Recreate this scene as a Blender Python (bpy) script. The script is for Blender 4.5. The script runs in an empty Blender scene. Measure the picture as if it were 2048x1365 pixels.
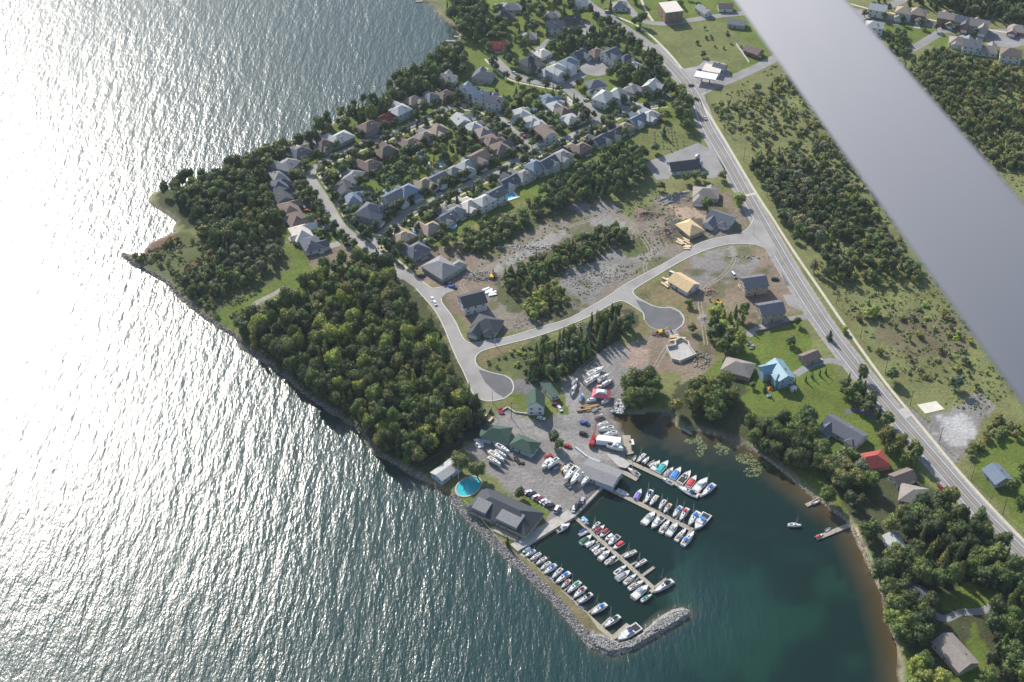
import bpy, math, random
import numpy as np
from mathutils import Vector, Matrix
from mathutils.geometry import tessellate_polygon
R = math.radians
sc = bpy.context.scene
random.seed(7); rng = np.random.default_rng(11)

# ------------------------------------------------------------------ camera, sky, sun
CAM_H = 520.0; TILT = R(40.0); FPX = 2844.0        # metres, pitch below the horizon, focal length in 2048-px units
SUN_AZ = R(-29.0); SUN_EL = R(33.5)                # azimuth from the viewing direction (negative: to the left)
cam_d = bpy.data.cameras.new('camera'); cam = bpy.data.objects.new('camera', cam_d)
sc.collection.objects.link(cam); sc.camera = cam
cam.location = (0, 0, CAM_H); cam.rotation_euler = (math.pi/2 - TILT, 0, 0)
cam_d.lens = 50; cam_d.sensor_width = 36.0; cam_d.clip_start = 0.1; cam_d.clip_end = 30000
cam_d.dof.use_dof = True; cam_d.dof.focus_distance = 800; cam_d.dof.aperture_fstop = 5.6
w = bpy.data.worlds.new('World'); sc.world = w; w.use_nodes = True
nt = w.node_tree; bg = nt.nodes['Background']
sky = nt.nodes.new('ShaderNodeTexSky'); sky.sky_type = 'NISHITA'; sky.sun_disc = False
sky.sun_elevation = SUN_EL; sky.sun_rotation = SUN_AZ; sky.air_density = 1.0; sky.dust_density = 0.8
nt.links.new(sky.outputs[0], bg.inputs[0]); bg.inputs[1].default_value = 0.125
sd = bpy.data.lights.new('sun', 'SUN'); sd.energy = 5.0; sd.angle = R(0.53); sd.color = (1.0, 0.95, 0.87)
sun = bpy.data.objects.new('sun', sd); sc.collection.objects.link(sun)
sdir = Vector((math.sin(SUN_AZ)*math.cos(SUN_EL), math.cos(SUN_AZ)*math.cos(SUN_EL), math.sin(SUN_EL)))
sun.rotation_euler = sdir.to_track_quat('Z', 'Y').to_euler()
sc.view_settings.view_transform = 'Standard'; sc.view_settings.look = 'None'
sc.view_settings.exposure = 0.45; sc.view_settings.gamma = 1.0; sc.view_settings.use_curve_mapping = False
sc.cycles.max_bounces = 5; sc.cycles.diffuse_bounces = 2; sc.cycles.glossy_bounces = 2
sc.cycles.transparent_max_bounces = 4; sc.cycles.volume_bounces = 0
sc.cycles.sample_clamp_indirect = 3.0

# ------------------------------------------------------------------ map reading: where a point of the plan lies on the ground
LZ = 1.5                                            # height of the land above the lake
sT, cT = math.sin(TILT), math.cos(TILT)
def at(x, y, z=LZ):
    u = (x-1024.0)/FPX; v = (y-682.5)/FPX
    t = (CAM_H - z)/(sT + v*cT)
    return Vector((u*t, (cT - v*sT)*t, z))
def atn(P, z=LZ):
    P = np.asarray(P, float); u = (P[:, 0]-1024)/FPX; v = (P[:, 1]-682.5)/FPX
    t = (CAM_H-z)/(sT+v*cT)
    return np.stack([u*t, (cT-v*sT)*t], 1)

# ------------------------------------------------------------------ materials
MC = {}
def pm(name, col, rough=0.8, var=0.18, scale=0.6, bump=0.0, metal=0.0, stripe=None, spec=0.3):
    key = (name, tuple(col), rough)
    if key in MC: return MC[key]
    m = bpy.data.materials.new(name); m.use_nodes = True; n = m.node_tree; b = n.nodes['Principled BSDF']
    b.inputs['Roughness'].default_value = rough; b.inputs['Metallic'].default_value = metal
    b.inputs['Specular IOR Level'].default_value = spec
    tc = n.nodes.new('ShaderNodeTexCoord'); nz = n.nodes.new('ShaderNodeTexNoise')
    nz.inputs['Scale'].default_value = scale; nz.inputs['Detail'].default_value = 5; nz.inputs['Roughness'].default_value = .65
    n.links.new(tc.outputs['Object'], nz.inputs['Vector'])
    mr = n.nodes.new('ShaderNodeMapRange'); mr.inputs[1].default_value = .3; mr.inputs[2].default_value = .7
    mr.inputs[3].default_value = 1-var; mr.inputs[4].default_value = 1+var
    n.links.new(nz.outputs['Fac'], mr.inputs[0])
    vm = n.nodes.new('ShaderNodeVectorMath'); vm.operation = 'SCALE'; vm.inputs[0].default_value = col[:3]
    last = mr.outputs[0]
    if stripe:
        wv = n.nodes.new('ShaderNodeTexWave'); wv.inputs['Scale'].default_value = stripe[0]; wv.bands_direction = stripe[1]
        wv.inputs['Distortion'].default_value = .4
        n.links.new(tc.outputs['Object'], wv.inputs['Vector'])
        m2 = n.nodes.new('ShaderNodeMapRange'); m2.inputs[3].default_value = 1-stripe[2]; m2.inputs[4].default_value = 1+stripe[2]*.4
        n.links.new(wv.outputs['Fac'], m2.inputs[0])
        mm = n.nodes.new('ShaderNodeMath'); mm.operation = 'MULTIPLY'
        n.links.new(last, mm.inputs[0]); n.links.new(m2.outputs[0], mm.inputs[1]); last = mm.outputs[0]
    n.links.new(last, vm.inputs['Scale']); n.links.new(vm.outputs[0], b.inputs['Base Color'])
    if bump:
        bp = n.nodes.new('ShaderNodeBump'); bp.inputs['Distance'].default_value = bump
        n.links.new(nz.outputs['Fac'], bp.inputs['Height']); n.links.new(bp.outputs[0], b.inputs['Normal'])
    MC[key] = m; return m

def foliage_mat(name, from_object):
    m = bpy.data.materials.new(name); m.use_nodes = True; n = m.node_tree; b = n.nodes['Principled BSDF']
    if from_object:
        a = n.nodes.new('ShaderNodeObjectInfo'); col = a.outputs['Color']
    else:
        a = n.nodes.new('ShaderNodeAttribute'); a.attribute_name = 'tint'; col = a.outputs['Color']
    g = n.nodes.new('ShaderNodeNewGeometry'); mr = n.nodes.new('ShaderNodeMapRange')
    mr.inputs[3].default_value = .6; mr.inputs[4].default_value = 1.45
    n.links.new(g.outputs['Random Per Island'], mr.inputs[0])
    vm = n.nodes.new('ShaderNodeVectorMath'); vm.operation = 'SCALE'
    n.links.new(col, vm.inputs[0]); n.links.new(mr.outputs[0], vm.inputs['Scale'])
    n.links.new(vm.outputs[0], b.inputs['Base Color']); b.inputs['Roughness'].default_value = .62
    b.inputs['Specular IOR Level'].default_value = .25
    tr = n.nodes.new('ShaderNodeBsdfTranslucent'); mx = n.nodes.new('ShaderNodeMixShader'); mx.inputs[0].default_value = .2
    n.links.new(vm.outputs[0], tr.inputs[0]); n.links.new(b.outputs[0], mx.inputs[1]); n.links.new(tr.outputs[0], mx.inputs[2])
    n.links.new(mx.outputs[0], n.nodes['Material Output'].inputs['Surface'])
    return m
LEAF_O = foliage_mat('leaves', True); LEAF_A = foliage_mat('leaves_merged', False)
BARK = pm('bark', (.09, .07, .055), .9, .3, 3)
WHITE = pm('white_gelcoat', (.78, .78, .77), .3, .05, .8, spec=.5)
WTRIM = pm('white_trim', (.7, .7, .69), .6, .08, 1)
GLASS = pm('window_glass', (.03, .04, .05), .12, .2, .6, spec=.6)
DARKIN = pm('dark_interior', (.03, .03, .032), .8, .2, 1)
ALU = pm('aluminium_spar', (.55, .56, .58), .35, .1, 1, metal=.8)
CONC = pm('pale_concrete', (.42, .40, .37), .85, .15, .35, .02)
KERB = pm('kerb_concrete', (.52, .50, .46), .85, .12, .5)
ASPH = pm('new_asphalt', (.30, .285, .27), .9, .2, .06)
ASPH2 = pm('worn_asphalt', (.25, .24, .235), .9, .2, .08)
ASPH3 = pm('dark_asphalt', (.13, .13, .135), .9, .16, .15)
PAINTW = pm('road_paint_white', (.6, .6, .58), .7, .15, 1)
PAINTY = pm('road_paint_yellow', (.5, .38, .12), .7, .15, 1)
PLANK = pm('weathered_planks', (.36, .32, .255), .85, .22, 1.2, .02, stripe=(1.1, 'X', .25))
ROCKM = pm('breakwater_rock', (.27, .255, .25), .9, .3, .8)
TYRE = pm('tyre_rubber', (.025, .025, .025), .9, .2, 3)
RIM = pm('wheel_rim', (.4, .4, .42), .4, .1, 3, metal=.6)
ROOFC = dict(slate=(.12, .13, .155), dark=(.065, .072, .08), grey=(.24, .24, .24), light=(.40, .41, .40), tan=(.34, .275, .21),
             brown=(.19, .145, .125), cream=(.62, .57, .5), green=(.055, .10, .075), blue=(.21, .35, .42), red=(.33, .075, .06),
             plywood=(.62, .46, .26), bluegrey=(.17, .215, .27), taupe=(.28, .245, .22), white=(.7, .7, .7))
WALLC = dict(white=(.62, .62, .6), cream=(.5, .46, .38), grey=(.34, .35, .36), brick=(.26, .15, .11), tan=(.38, .32, .25), blue=(.3, .42, .5),
             stone=(.3, .27, .24), metal=(.4, .47, .55), dark=(.1, .1, .11))
def roofm(c): return pm('roof_'+c, ROOFC[c], .85 if c != 'blue' else .45, .16, .9, .02, stripe=(1.4, 'Y', .14))
def wallm(c): return pm('wall_'+c, WALLC[c], .8, .1, .8, stripe=(1.6, 'Z', .12))

# ------------------------------------------------------------------ mesh helpers
COL = sc.collection
class MB:
    def __init__(s): s.v = []; s.f = []; s.mi = []
    def add(s, V, F, mi=0):
        o = len(s.v); s.v += [tuple(p) for p in V]; s.f += [tuple(i+o for i in f) for f in F]; s.mi += [mi]*len(F); return s
    def box(s, x0, x1, y0, y1, z0, z1, mi=0, top=None, M=None):
        tx, ty = top if top else (0, 0)
        V = [(x0, y0, z0), (x1, y0, z0), (x1, y1, z0), (x0, y1, z0), (x0+tx, y0+ty, z1), (x1-tx, y0+ty, z1), (x1-tx, y1-ty, z1), (x0+tx, y1-ty, z1)]
        if M is not None: V = [M @ Vector(p) for p in V]
        return s.add(V, [(3, 2, 1, 0), (4, 5, 6, 7), (0, 1, 5, 4), (1, 2, 6, 5), (2, 3, 7, 6), (3, 0, 4, 7)], mi)
    def tube(s, a, b, r0, r1=None, n=6, mi=0):
        a = Vector(a); b = Vector(b); r1 = r0 if r1 is None else r1
        q = (b-a).to_track_quat('Z', 'Y'); V = []
        for c, r in ((a, r0), (b, r1)):
            for k in range(n):
                t = 2*math.pi*k/n; V.append(c + q @ Vector((r*math.cos(t), r*math.sin(t), 0)))
        F = [(k, (k+1) % n, n+(k+1) % n, n+k) for k in range(n)] + [tuple(range(n-1, -1, -1)), tuple(range(n, 2*n))]
        return s.add(V, F, mi)
    def prism(s, P, z0, z1, mi=0):
        n = len(P); area = sum(P[i][0]*P[(i+1) % n][1]-P[(i+1) % n][0]*P[i][1] for i in range(n))
        if area < 0: P = P[::-1]
        V = [(p[0], p[1], z0) for p in P] + [(p[0], p[1], z1) for p in P]
        T = [tuple(t) for t in tessellate_polygon([[Vector((p[0], p[1], 0)) for p in P]])]
        F = []
        for t in T:
            a, b, c = [Vector((P[i][0], P[i][1], 0)) for i in t]
            if (b-a).cross(c-a).z < 0: t = t[::-1]
            F.append(tuple(i+n for i in t)); F.append(t[::-1])
        F += [(i, (i+1) % n, n+(i+1) % n, n+i) for i in range(n)]
        return s.add(V, F, mi)
    def mesh(s, name, mats):
        me = bpy.data.meshes.new(name); me.from_pydata([tuple(v) for v in s.v], [], s.f)
        for m in (mats if isinstance(mats, (list, tuple)) else [mats]): me.materials.append(m)
        if max(s.mi, default=0) > 0: me.polygons.foreach_set('material_index', s.mi)
        return me
    def build(s, name, mats, parent=None, **kw): return link(name, s.mesh(name, mats), parent, **kw)
def link(name, me, parent=None, **kw):
    o = bpy.data.objects.new(name, me); COL.objects.link(o)
    if parent is not None: o.parent = parent
    for k, v in kw.items(): o[k] = v
    return o
def thing(name, label, cat, loc, rz=0, group=None):
    o = bpy.data.objects.new(name, None); COL.objects.link(o); o.location = loc; o.rotation_euler = (0, 0, rz)
    o.empty_display_size = .5
    o['label'] = label; o['category'] = cat
    if group: o['group'] = group
    return o
def tag(o, label, cat, group=None):
    o['label'] = label; o['category'] = cat
    if group: o['group'] = group
    return o
def heading(p, q, z=LZ):
    a = at(*p, z); b = at(*q, z); return math.atan2(b.y-a.y, b.x-a.x)
def smooth(P, k=4):
    P = [Vector(p) for p in P]; out = []
    for i in range(len(P)-1):
        p0 = P[max(i-1, 0)]; p1 = P[i]; p2 = P[i+1]; p3 = P[min(i+2, len(P)-1)]
        for j in range(k):
            t = j/k; out.append(.5*((2*p1)+(p2-p0)*t+(2*p0-5*p1+4*p2-p3)*t*t+(3*p1-p0-3*p2+p3)*t**3))
    out.append(P[-1]); return out
def offset(P, d):
    out = []
    for i, p in enumerate(P):
        t = (P[min(i+1, len(P)-1)]-P[max(i-1, 0)]); t.z = 0; t.normalize()
        out.append(p + Vector((-t.y, t.x, 0))*d)
    return out
def ribbon(name, pts, width, z, mat, off=0, sm=4, h=0, **kw):
    P = smooth([at(x, y, LZ) for x, y in pts], sm) if sm else [at(x, y, LZ) for x, y in pts]
    L = offset(P, off+width/2); Rr = offset(P, off-width/2); n = len(P); m = MB()
    V = [(p.x, p.y, z) for p in L] + [(p.x, p.y, z) for p in Rr]
    F = [(i, n+i, n+i+1, i+1) for i in range(n-1)]
    if h:
        V += [(p.x, p.y, z-h) for p in L] + [(p.x, p.y, z-h) for p in Rr]
        F += [(i, i+1, 2*n+i+1, 2*n+i) for i in range(n-1)] + [(n+i, 3*n+i, 3*n+i+1, n+i+1) for i in range(n-1)]
    m.add(V, F); o = m.build(name, mat); o['kind'] = 'structure'
    return o
def sheet(name, pts, z, mat, kind='structure'):
    P = [at(x, y, LZ) for x, y in pts]
    V = [(p.x, p.y, z) for p in P]; T = []
    for t in tessellate_polygon([P]):
        a, b, c = [P[i] for i in t]
        T.append(tuple(t) if (b-a).cross(c-a).z > 0 else tuple(t[::-1]))
    o = MB().add(V, T).build(name, mat); o['kind'] = kind; return o
def big_mesh(name, V, Q, T, mat, attr=None, akind='FLOAT_COLOR'):
    me = bpy.data.meshes.new(name); me.vertices.add(len(V)); me.vertices.foreach_set('co', np.asarray(V, np.float32).ravel())
    loops = np.concatenate([np.asarray(Q, np.int32).ravel(), np.asarray(T, np.int32).ravel()])
    nq, ntr = len(Q), len(T); me.loops.add(len(loops)); me.loops.foreach_set('vertex_index', loops)
    me.polygons.add(nq+ntr)
    st = np.concatenate([np.arange(nq)*4, nq*4+np.arange(ntr)*3]).astype(np.int32)
    me.polygons.foreach_set('loop_start', st)
    if attr:
        for an, arr in attr.items():
            arr = np.asarray(arr, np.float32)
            if arr.ndim == 1:
                a = me.attributes.new(an, 'FLOAT', 'POINT'); a.data.foreach_set('value', arr)
            else:
                a = me.color_attributes.new(an, 'FLOAT_COLOR', 'POINT')
                a.data.foreach_set('color', np.concatenate([arr, np.ones((len(arr), 1), np.float32)], 1).ravel())
    me.update(calc_edges=True); me.validate(); me.materials.append(mat); return me

# ------------------------------------------------------------------ value noise for numpy
def vnoise(x, y, s, seed=0):
    g = np.random.default_rng(seed).random((256, 256)); x = x/s; y = y/s
    xi = np.floor(x).astype(int); yi = np.floor(y).astype(int); fx = x-xi; fy = y-yi
    fx = fx*fx*(3-2*fx); fy = fy*fy*(3-2*fy)
    a = g[xi % 256, yi % 256]; b = g[(xi+1) % 256, yi % 256]; c = g[xi % 256, (yi+1) % 256]; d = g[(xi+1) % 256, (yi+1) % 256]
    return (a*(1-fx)+b*fx)*(1-fy)+(c*(1-fx)+d*fx)*fy
def inpoly(X, Y, P):
    P = np.asarray(P); res = np.zeros(X.shape, bool)
    m = (X >= P[:, 0].min()) & (X <= P[:, 0].max()) & (Y >= P[:, 1].min()) & (Y <= P[:, 1].max())
    x = X[m]; y = Y[m]; r = np.zeros(x.shape, bool); n = len(P)
    for i in range(n):
        x0, y0 = P[i]; x1, y1 = P[(i+1) % n]
        if y0 == y1: continue
        c = ((y0 > y) != (y1 > y)) & (x < (x1-x0)*(y-y0)/(y1-y0)+x0); r ^= c
    res[m] = r; return res
def pdist(X, Y, P, closed=False):
    D = np.full(X.shape, 1e9); n = len(P)
    for i in range(n if closed else n-1):
        x0, y0 = P[i]; x1, y1 = P[(i+1) % n]; dx, dy = x1-x0, y1-y0; L = dx*dx+dy*dy+1e-9
        t = np.clip(((X-x0)*dx+(Y-y0)*dy)/L, 0, 1)
        D = np.minimum(D, (X-x0-t*dx)**2+(Y-y0-t*dy)**2)
    return np.sqrt(D)

# ------------------------------------------------------------------ shoreline, ground, water
COAST = [(560,-260),(700,-120),(800,-40),(842,0),(868,12),(880,30),(905,50),(922,72),(912,90),(880,118),(850,140),(800,172),(765,198),(715,215),
 (685,228),(668,246),(640,262),(622,282),(590,296),(550,306),(505,325),(460,345),(420,362),(370,372),(325,380),(302,390),(298,402),(315,417),
 (340,430),(354,443),(346,456),(352,464),(330,474),(298,486),(290,500),(298,509),(276,512),(247,506),(250,514),(268,530),(300,546),
 (332,563),(356,590),(382,613),(412,636),(442,656),(470,672),(485,695),(512,712),(545,732),(585,764),(622,795),(662,822),(700,846),(726,862),
 (738,885),(758,908),(800,932),(840,956),(878,976),(905,990),(922,1015),(950,1046),(990,1086),(1030,1122),(1070,1158),(1108,1196),(1138,1234),
 (1163,1262),(1188,1292),(1212,1306),(1240,1307),(1272,1293),(1310,1270),(1349,1247),(1374,1234),(1378,1224),(1366,1217),(1345,1221),(1316,1239),(1297,1257),(1280,1270),(1264,1280),
 (1236,1286),(1213,1270),(1180,1235),(1128,1182),(1080,1138),(1034,1102),(1090,1068),(1150,1032),(1207,973),(1232,950),(1262,925),(1250,912),(1252,895),(1246,870),
 (1240,848),(1225,838),(1236,818),(1262,828),(1292,824),(1335,824),(1346,832),(1352,852),(1366,860),(1400,862),(1440,872),(1475,882),
 (1500,897),(1530,915),(1560,937),(1590,962),(1618,986),(1650,1010),(1690,1037),(1700,1050),(1712,1072),(1724,1098),(1737,1127),
 (1752,1160),(1766,1190),(1776,1225),(1786,1260),(1796,1300),(1804,1370),(1810,1520),(1850,1800)]
HARB = [(1034,1102),(1150,1032),(1207,973),(1262,925),(1240,850),(1225,838),(1300,824),(1400,862),(1560,937),(1700,1050),(1766,1190),(1800,1340),(1805,1400),(1820,1520),(1170,1520),(1235,1300),(1378,1228),(1303,1240),(1236,1280),(1128,1182)]
cg = atn(COAST, 0.6)
far = [(2600, -200), (9000, -200), (9000, 12000), (-2500, 12000), (-1600, 2600)]
LAND = np.concatenate([cg, np.array(far, float)])
harb = atn(HARB, 0)

Z = []   # ground cover zones on the plan: (colour, softness jitter, polygon); later ones lie over earlier ones
def zone(col, pts, jit=3.0): Z.append((np.array(col), jit, atn(pts)))
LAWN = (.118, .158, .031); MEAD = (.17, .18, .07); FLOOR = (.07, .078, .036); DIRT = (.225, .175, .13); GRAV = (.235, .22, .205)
GRAV2 = (.29, .275, .258); SCRUB = (.11, .125, .05); SAND = (.42, .32, .23); DRY = (.20, .165, .085)
zone(LAWN, [(880,-60),(1500,-60),(1600,110),(1400,190),(1290,330),(1060,400),(950,450),(850,520),(790,540),(690,480),(560,480),(510,400),(520,330),(640,262),(760,200),(920,90)])
zone((.15,.165,.06), [(1285,55),(1440,40),(1500,90),(1480,140),(1400,150),(1370,130),(1320,90)], 2)
zone((.14,.16,.05), [(1280,240),(1380,245),(1392,285),(1330,320),(1270,330)])
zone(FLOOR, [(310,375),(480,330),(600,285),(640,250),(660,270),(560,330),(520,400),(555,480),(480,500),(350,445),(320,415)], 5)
zone(SCRUB, [(250,508),(300,480),(360,460),(470,480),(560,485),(600,530),(540,580),(460,630),(430,650),(380,610),(330,560)], 5)
zone((.19,.11,.085), [(290,500),(300,487),(345,470),(340,485),(300,508)], 1.5)
zone(LAWN, [(415,648),(450,612),(530,572),(590,535),(560,480),(600,500),(640,515),(650,545),(610,570),(530,600),(495,625),(470,655),(430,662)], 1.5)
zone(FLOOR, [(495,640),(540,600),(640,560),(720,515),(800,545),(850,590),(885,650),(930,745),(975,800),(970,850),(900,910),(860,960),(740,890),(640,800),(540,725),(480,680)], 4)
zone(DIRT, [(615,510),(690,490),(720,510),(690,540),(630,545)], 1.5)
zone(DIRT, [(820,520),(880,490),(960,500),(1020,560),(1040,620),(1000,665),(940,680),(905,620),(880,580),(850,560)], 3)
SITE = [(940,500),(1050,460),(1160,400),(1230,405),(1260,440),(1330,390),(1420,385),(1500,430),(1500,490),(1400,500),(1240,580),(1100,650),(1000,670),(960,620),(1010,570),(960,545)]
zone((.215,.185,.15), [(940,500),(1050,460),(1160,400),(1230,405),(1260,440),(1330,390),(1420,385),(1500,430),(1500,490),(1400,500),(1240,580),(1100,650),(1000,670),(960,620),(1010,570),(960,545)], 4)
zone(SCRUB, [(960,480),(1060,400),(1140,400),(1130,430),(1050,470),(1000,510),(960,520)], 4)
zone((.10,.105,.05), [(1000,600),(1010,560),(1060,520),(1160,480),(1250,450),(1270,480),(1200,520),(1100,565),(1160,600),(1130,640),(1080,645),(1040,620)], 5)
zone(GRAV2, [(975,545),(1060,488),(1150,445),(1210,430),(1250,445),(1270,465),(1262,470),(1235,452),(1160,465),(1070,505),(990,550)], 1.2)
zone(GRAV, [(1160,400),(1210,398),(1235,412),(1225,432),(1170,430),(1140,415)], 3)
zone(GRAV, [(1120,560),(1200,520),(1280,480),(1320,500),(1240,560),(1180,600),(1130,610)], 6)
zone(SCRUB, [(1240,490),(1290,478),(1300,500),(1260,520)], 3)
zone(DIRT, [(1330,400),(1420,380),(1470,400),(1480,430),(1450,470),(1400,480),(1340,480),(1320,440)], 4)
zone(SAND, [(1340,410),(1390,415),(1450,455),(1430,470),(1360,440)], 3)
zone((.12,.10,.085), [(1310,460),(1345,430),(1400,440),(1430,465),(1350,485)], 4)
zone(DIRT, [(1270,590),(1390,515),(1500,490),(1550,510),(1610,610),(1570,660),(1500,660),(1430,600),(1400,640),(1440,720),(1380,745),(1300,720),(1290,660),(1380,620)], 4)
zone(GRAV, [(1400,505),(1480,495),(1530,520),(1500,545),(1440,570),(1400,580),(1370,560)], 4)
zone(DRY, [(1275,580),(1330,550),(1345,580),(1400,620),(1375,650),(1340,605),(1290,600)], 3)
zone(DRY, [(1225,612),(1262,615),(1290,655),(1270,670),(1230,640)], 3)
zone(DIRT, [(1290,665),(1400,660),(1430,700),(1410,760),(1360,770),(1330,740),(1290,740),(1270,700)], 4)
zone(SCRUB, [(955,715),(1000,700),(1100,670),(1080,720),(1120,760),(1080,790),(1030,770),(1020,755),(975,740)], 4)
zone(DRY, [(955,715),(965,706),(1060,682),(1040,700),(985,715),(975,738)], 2)
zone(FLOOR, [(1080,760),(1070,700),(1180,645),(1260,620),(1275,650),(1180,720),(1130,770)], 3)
zone((.17,.165,.165), [(1020,758),(1060,760),(1090,780),(1060,795),(1025,790)], 2)
zone(LAWN, [(1018,795),(1060,785),(1100,800),(1110,830),(1080,835),(1040,820)], 2)
zone(GRAV, [(930,900),(960,870),(985,850),(1005,815),(1075,845),(1110,835),(1130,765),(1160,735),(1220,690),(1280,700),(1300,735),(1250,755),(1252,800),(1228,835),(1246,870),(1256,925),(1208,972),(1150,1030),(1092,1066),(1050,1060),(1100,1030),(1060,1000),(1020,985),(985,950),(950,930)], 1.5)
zone(GRAV2, [(1000,820),(1045,832),(1100,858),(1130,870),(1125,840),(1135,790),(1160,760),(1172,765),(1155,800),(1160,850),(1180,880),(1230,915),(1200,930),(1120,900),(1090,870),(1040,850)], 3)
zone((.32,.24,.19), [(1262,690),(1300,700),(1290,725),(1250,735)], 3)
zone(LAWN, [(1110,800),(1135,790),(1138,830),(1120,835)], 2)
zone(LAWN, [(905,990),(935,960),(965,985),(1000,1050),(1075,1075),(1090,1066),(1050,1085),(1030,1098),(1000,1070),(950,1030)], 1.5)
zone(LAWN, [(1048,985),(1105,1022),(1080,1055),(1040,1030)], 1)
zone((.30,.28,.25), [(1100,1060),(1050,1085),(1035,1098),(1092,1066),(1150,1032),(1120,1030)], 1)
zone((.17,.15,.08), [(918,995),(950,1030),(1000,1078),(1040,1105),(1090,1150),(1140,1196),(1200,1265),(1180,1275),(1120,1200),(1060,1145),(1000,1090),(930,1010)], 1.5)
zone((.36,.35,.34), [(1175,1265),(1205,1268),(1240,1287),(1280,1270),(1320,1238),(1372,1215),(1380,1230),(1335,1262),(1270,1298),(1220,1310),(1185,1295)], 1)
zone(MEAD, [(1395,190),(1560,110),(1700,-60),(3000,-60),(3000,1500),(2250,1300),(2048,1100),(1790,790),(1600,520),(1440,260)], 4)
zone((.15,.135,.075), [(1750,640),(1900,610),(1950,680),(1900,720),(1780,700)], 10)
zone(GRAV, [(1790,800),(1830,850),(1890,935),(1920,930),(1945,870),(1990,810),(1960,780),(1900,815),(1850,845)], 3)
zone((.40,.39,.38), [(1880,830),(1940,820),(1935,870),(1905,905),(1865,870)], 6)
zone(LAWN, [(1960,890),(2100,820),(2200,1050),(2060,1080),(1950,960)], 2)
zone(LAWN, [(1480,700),(1500,665),(1570,660),(1600,640),(1640,700),(1690,770),(1760,860),(1840,950),(2060,1200),(2150,1500),(1830,1500),(1790,1280),(1770,1180),(1730,1090),(1700,1040),(1620,975),(1560,925),(1500,885),(1440,860),(1400,840),(1380,780),(1420,740)], 2)
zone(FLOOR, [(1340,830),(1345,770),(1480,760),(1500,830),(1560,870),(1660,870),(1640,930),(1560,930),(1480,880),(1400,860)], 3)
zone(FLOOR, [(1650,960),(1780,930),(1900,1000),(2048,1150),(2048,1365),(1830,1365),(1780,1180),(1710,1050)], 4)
zone(LAWN, [(1880,1190),(1920,1160),(2000,1170),(1980,1215),(1930,1225),(1890,1225)], 2)
zone(LAWN, [(1950,1240),(2000,1330),(1960,1365),(1900,1365)], 2)
zone(LAWN, [(1225,830),(1250,790),(1330,790),(1340,824),(1250,824)], 2)
zone(SAND, [(1690,1037),(1712,1050),(1735,1105),(1724,1098),(1700,1050)], .5)
zone(LAWN, [(1720,40),(1860,50),(1900,80),(2048,100),(2048,130),(1920,95),(1840,95),(1780,90)], 3)

def axis(a, b, st, lo, hi):
    m = list(np.arange(a, b+.01, st)); l = []; s = st; x = a
    while x > lo: s *= 1.5; x -= s; l.append(max(x, lo))
    r = []; s = st; x = m[-1]
    while x < hi: s *= 1.5; x += s; r.append(min(x, hi))
    return np.array(l[::-1]+m+r)
def grid(xs, ys):
    X, Y = np.meshgrid(xs, ys); nx, ny = len(xs), len(ys)
    i = np.arange(nx-1)[None, :]+nx*np.arange(ny-1)[:, None]
    return X.ravel(), Y.ravel(), np.stack([i, i+1, i+nx+1, i+nx], -1).reshape(-1, 4)
def compact(V, Q, keepQ, *att):
    Q = Q[keepQ]; used = np.unique(Q); mp = -np.ones(len(V), int); mp[used] = np.arange(len(used))
    return (V[used], mp[Q]) + tuple(a[used] for a in att)
X, Y, Q = grid(axis(-470, 540, 1.7, -6000, 8900), axis(345, 1180, 1.7, -150, 11800))
D = np.full(X.shape, 1e3); core = (X > -520) & (X < 600) & (Y > 300) & (Y < 1250)
D[core] = pdist(X[core], Y[core], LAND, True); INL = inpoly(X, Y, LAND)
SD = np.where(INL, D, -D)
jag = (vnoise(X, Y, 5, 3)-.5)*2.2
Hh = np.clip((SD+jag*(np.abs(SD) < 12))*.45+.35, -3.0, LZ)
GC = np.tile(np.array(MEAD), (len(X), 1))
jx = vnoise(X, Y, 9, 1)-.5+.6*(vnoise(X, Y, 3, 5)-.5); jy = vnoise(X, Y, 9, 2)-.5+.6*(vnoise(X, Y, 3, 6)-.5)
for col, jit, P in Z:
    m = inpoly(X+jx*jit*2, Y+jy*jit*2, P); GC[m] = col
sm_ = inpoly(X, Y, atn(SITE)) | inpoly(X, Y, atn([(1270,590),(1390,515),(1500,490),(1610,610),(1500,660),(1440,720),(1300,720)]))
wk = np.clip((vnoise(X, Y, 11, 21)+.45*vnoise(X, Y, 4, 22)-.82)*4, 0, .85)*sm_; GC = GC*(1-wk[:, None])+np.array((.125, .125, .055))*wk[:, None]
shore = np.clip(1-SD/3.5, 0, 1)[:, None]*np.where(inpoly(X, Y, atn([(1150,1300),(1400,1300),(1420,1180),(900,960),(860,990)])), 0, 1)[:, None]
GC = GC*(1-shore*.7)+np.array((.27, .235, .19))*shore*.7
bed = (SD < -.5)[:, None]; GC = np.where(bed, np.array((.10, .085, .05)), GC)
V = np.stack([X, Y, Hh], 1)
keep = (SD[Q].max(1) > -25)
V2, Q2, GC2 = compact(V, Q, keep, GC)
gm = bpy.data.materials.new('ground_cover'); gm.use_nodes = True; n = gm.node_tree; b = n.nodes['Principled BSDF']
b.inputs['Roughness'].default_value = .92; b.inputs['Specular IOR Level'].default_value = .15
a = n.nodes.new('ShaderNodeAttribute'); a.attribute_name = 'cover'
tc = n.nodes.new('ShaderNodeTexCoord')
def noise(nn, tc, s, det=4, rough=.6, vec=None):
    z = nn.nodes.new('ShaderNodeTexNoise'); z.inputs['Scale'].default_value = s; z.inputs['Detail'].default_value = det
    z.inputs['Roughness'].default_value = rough; nn.links.new(vec or tc.outputs['Object'], z.inputs['Vector']); return z.outputs['Fac']
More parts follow.
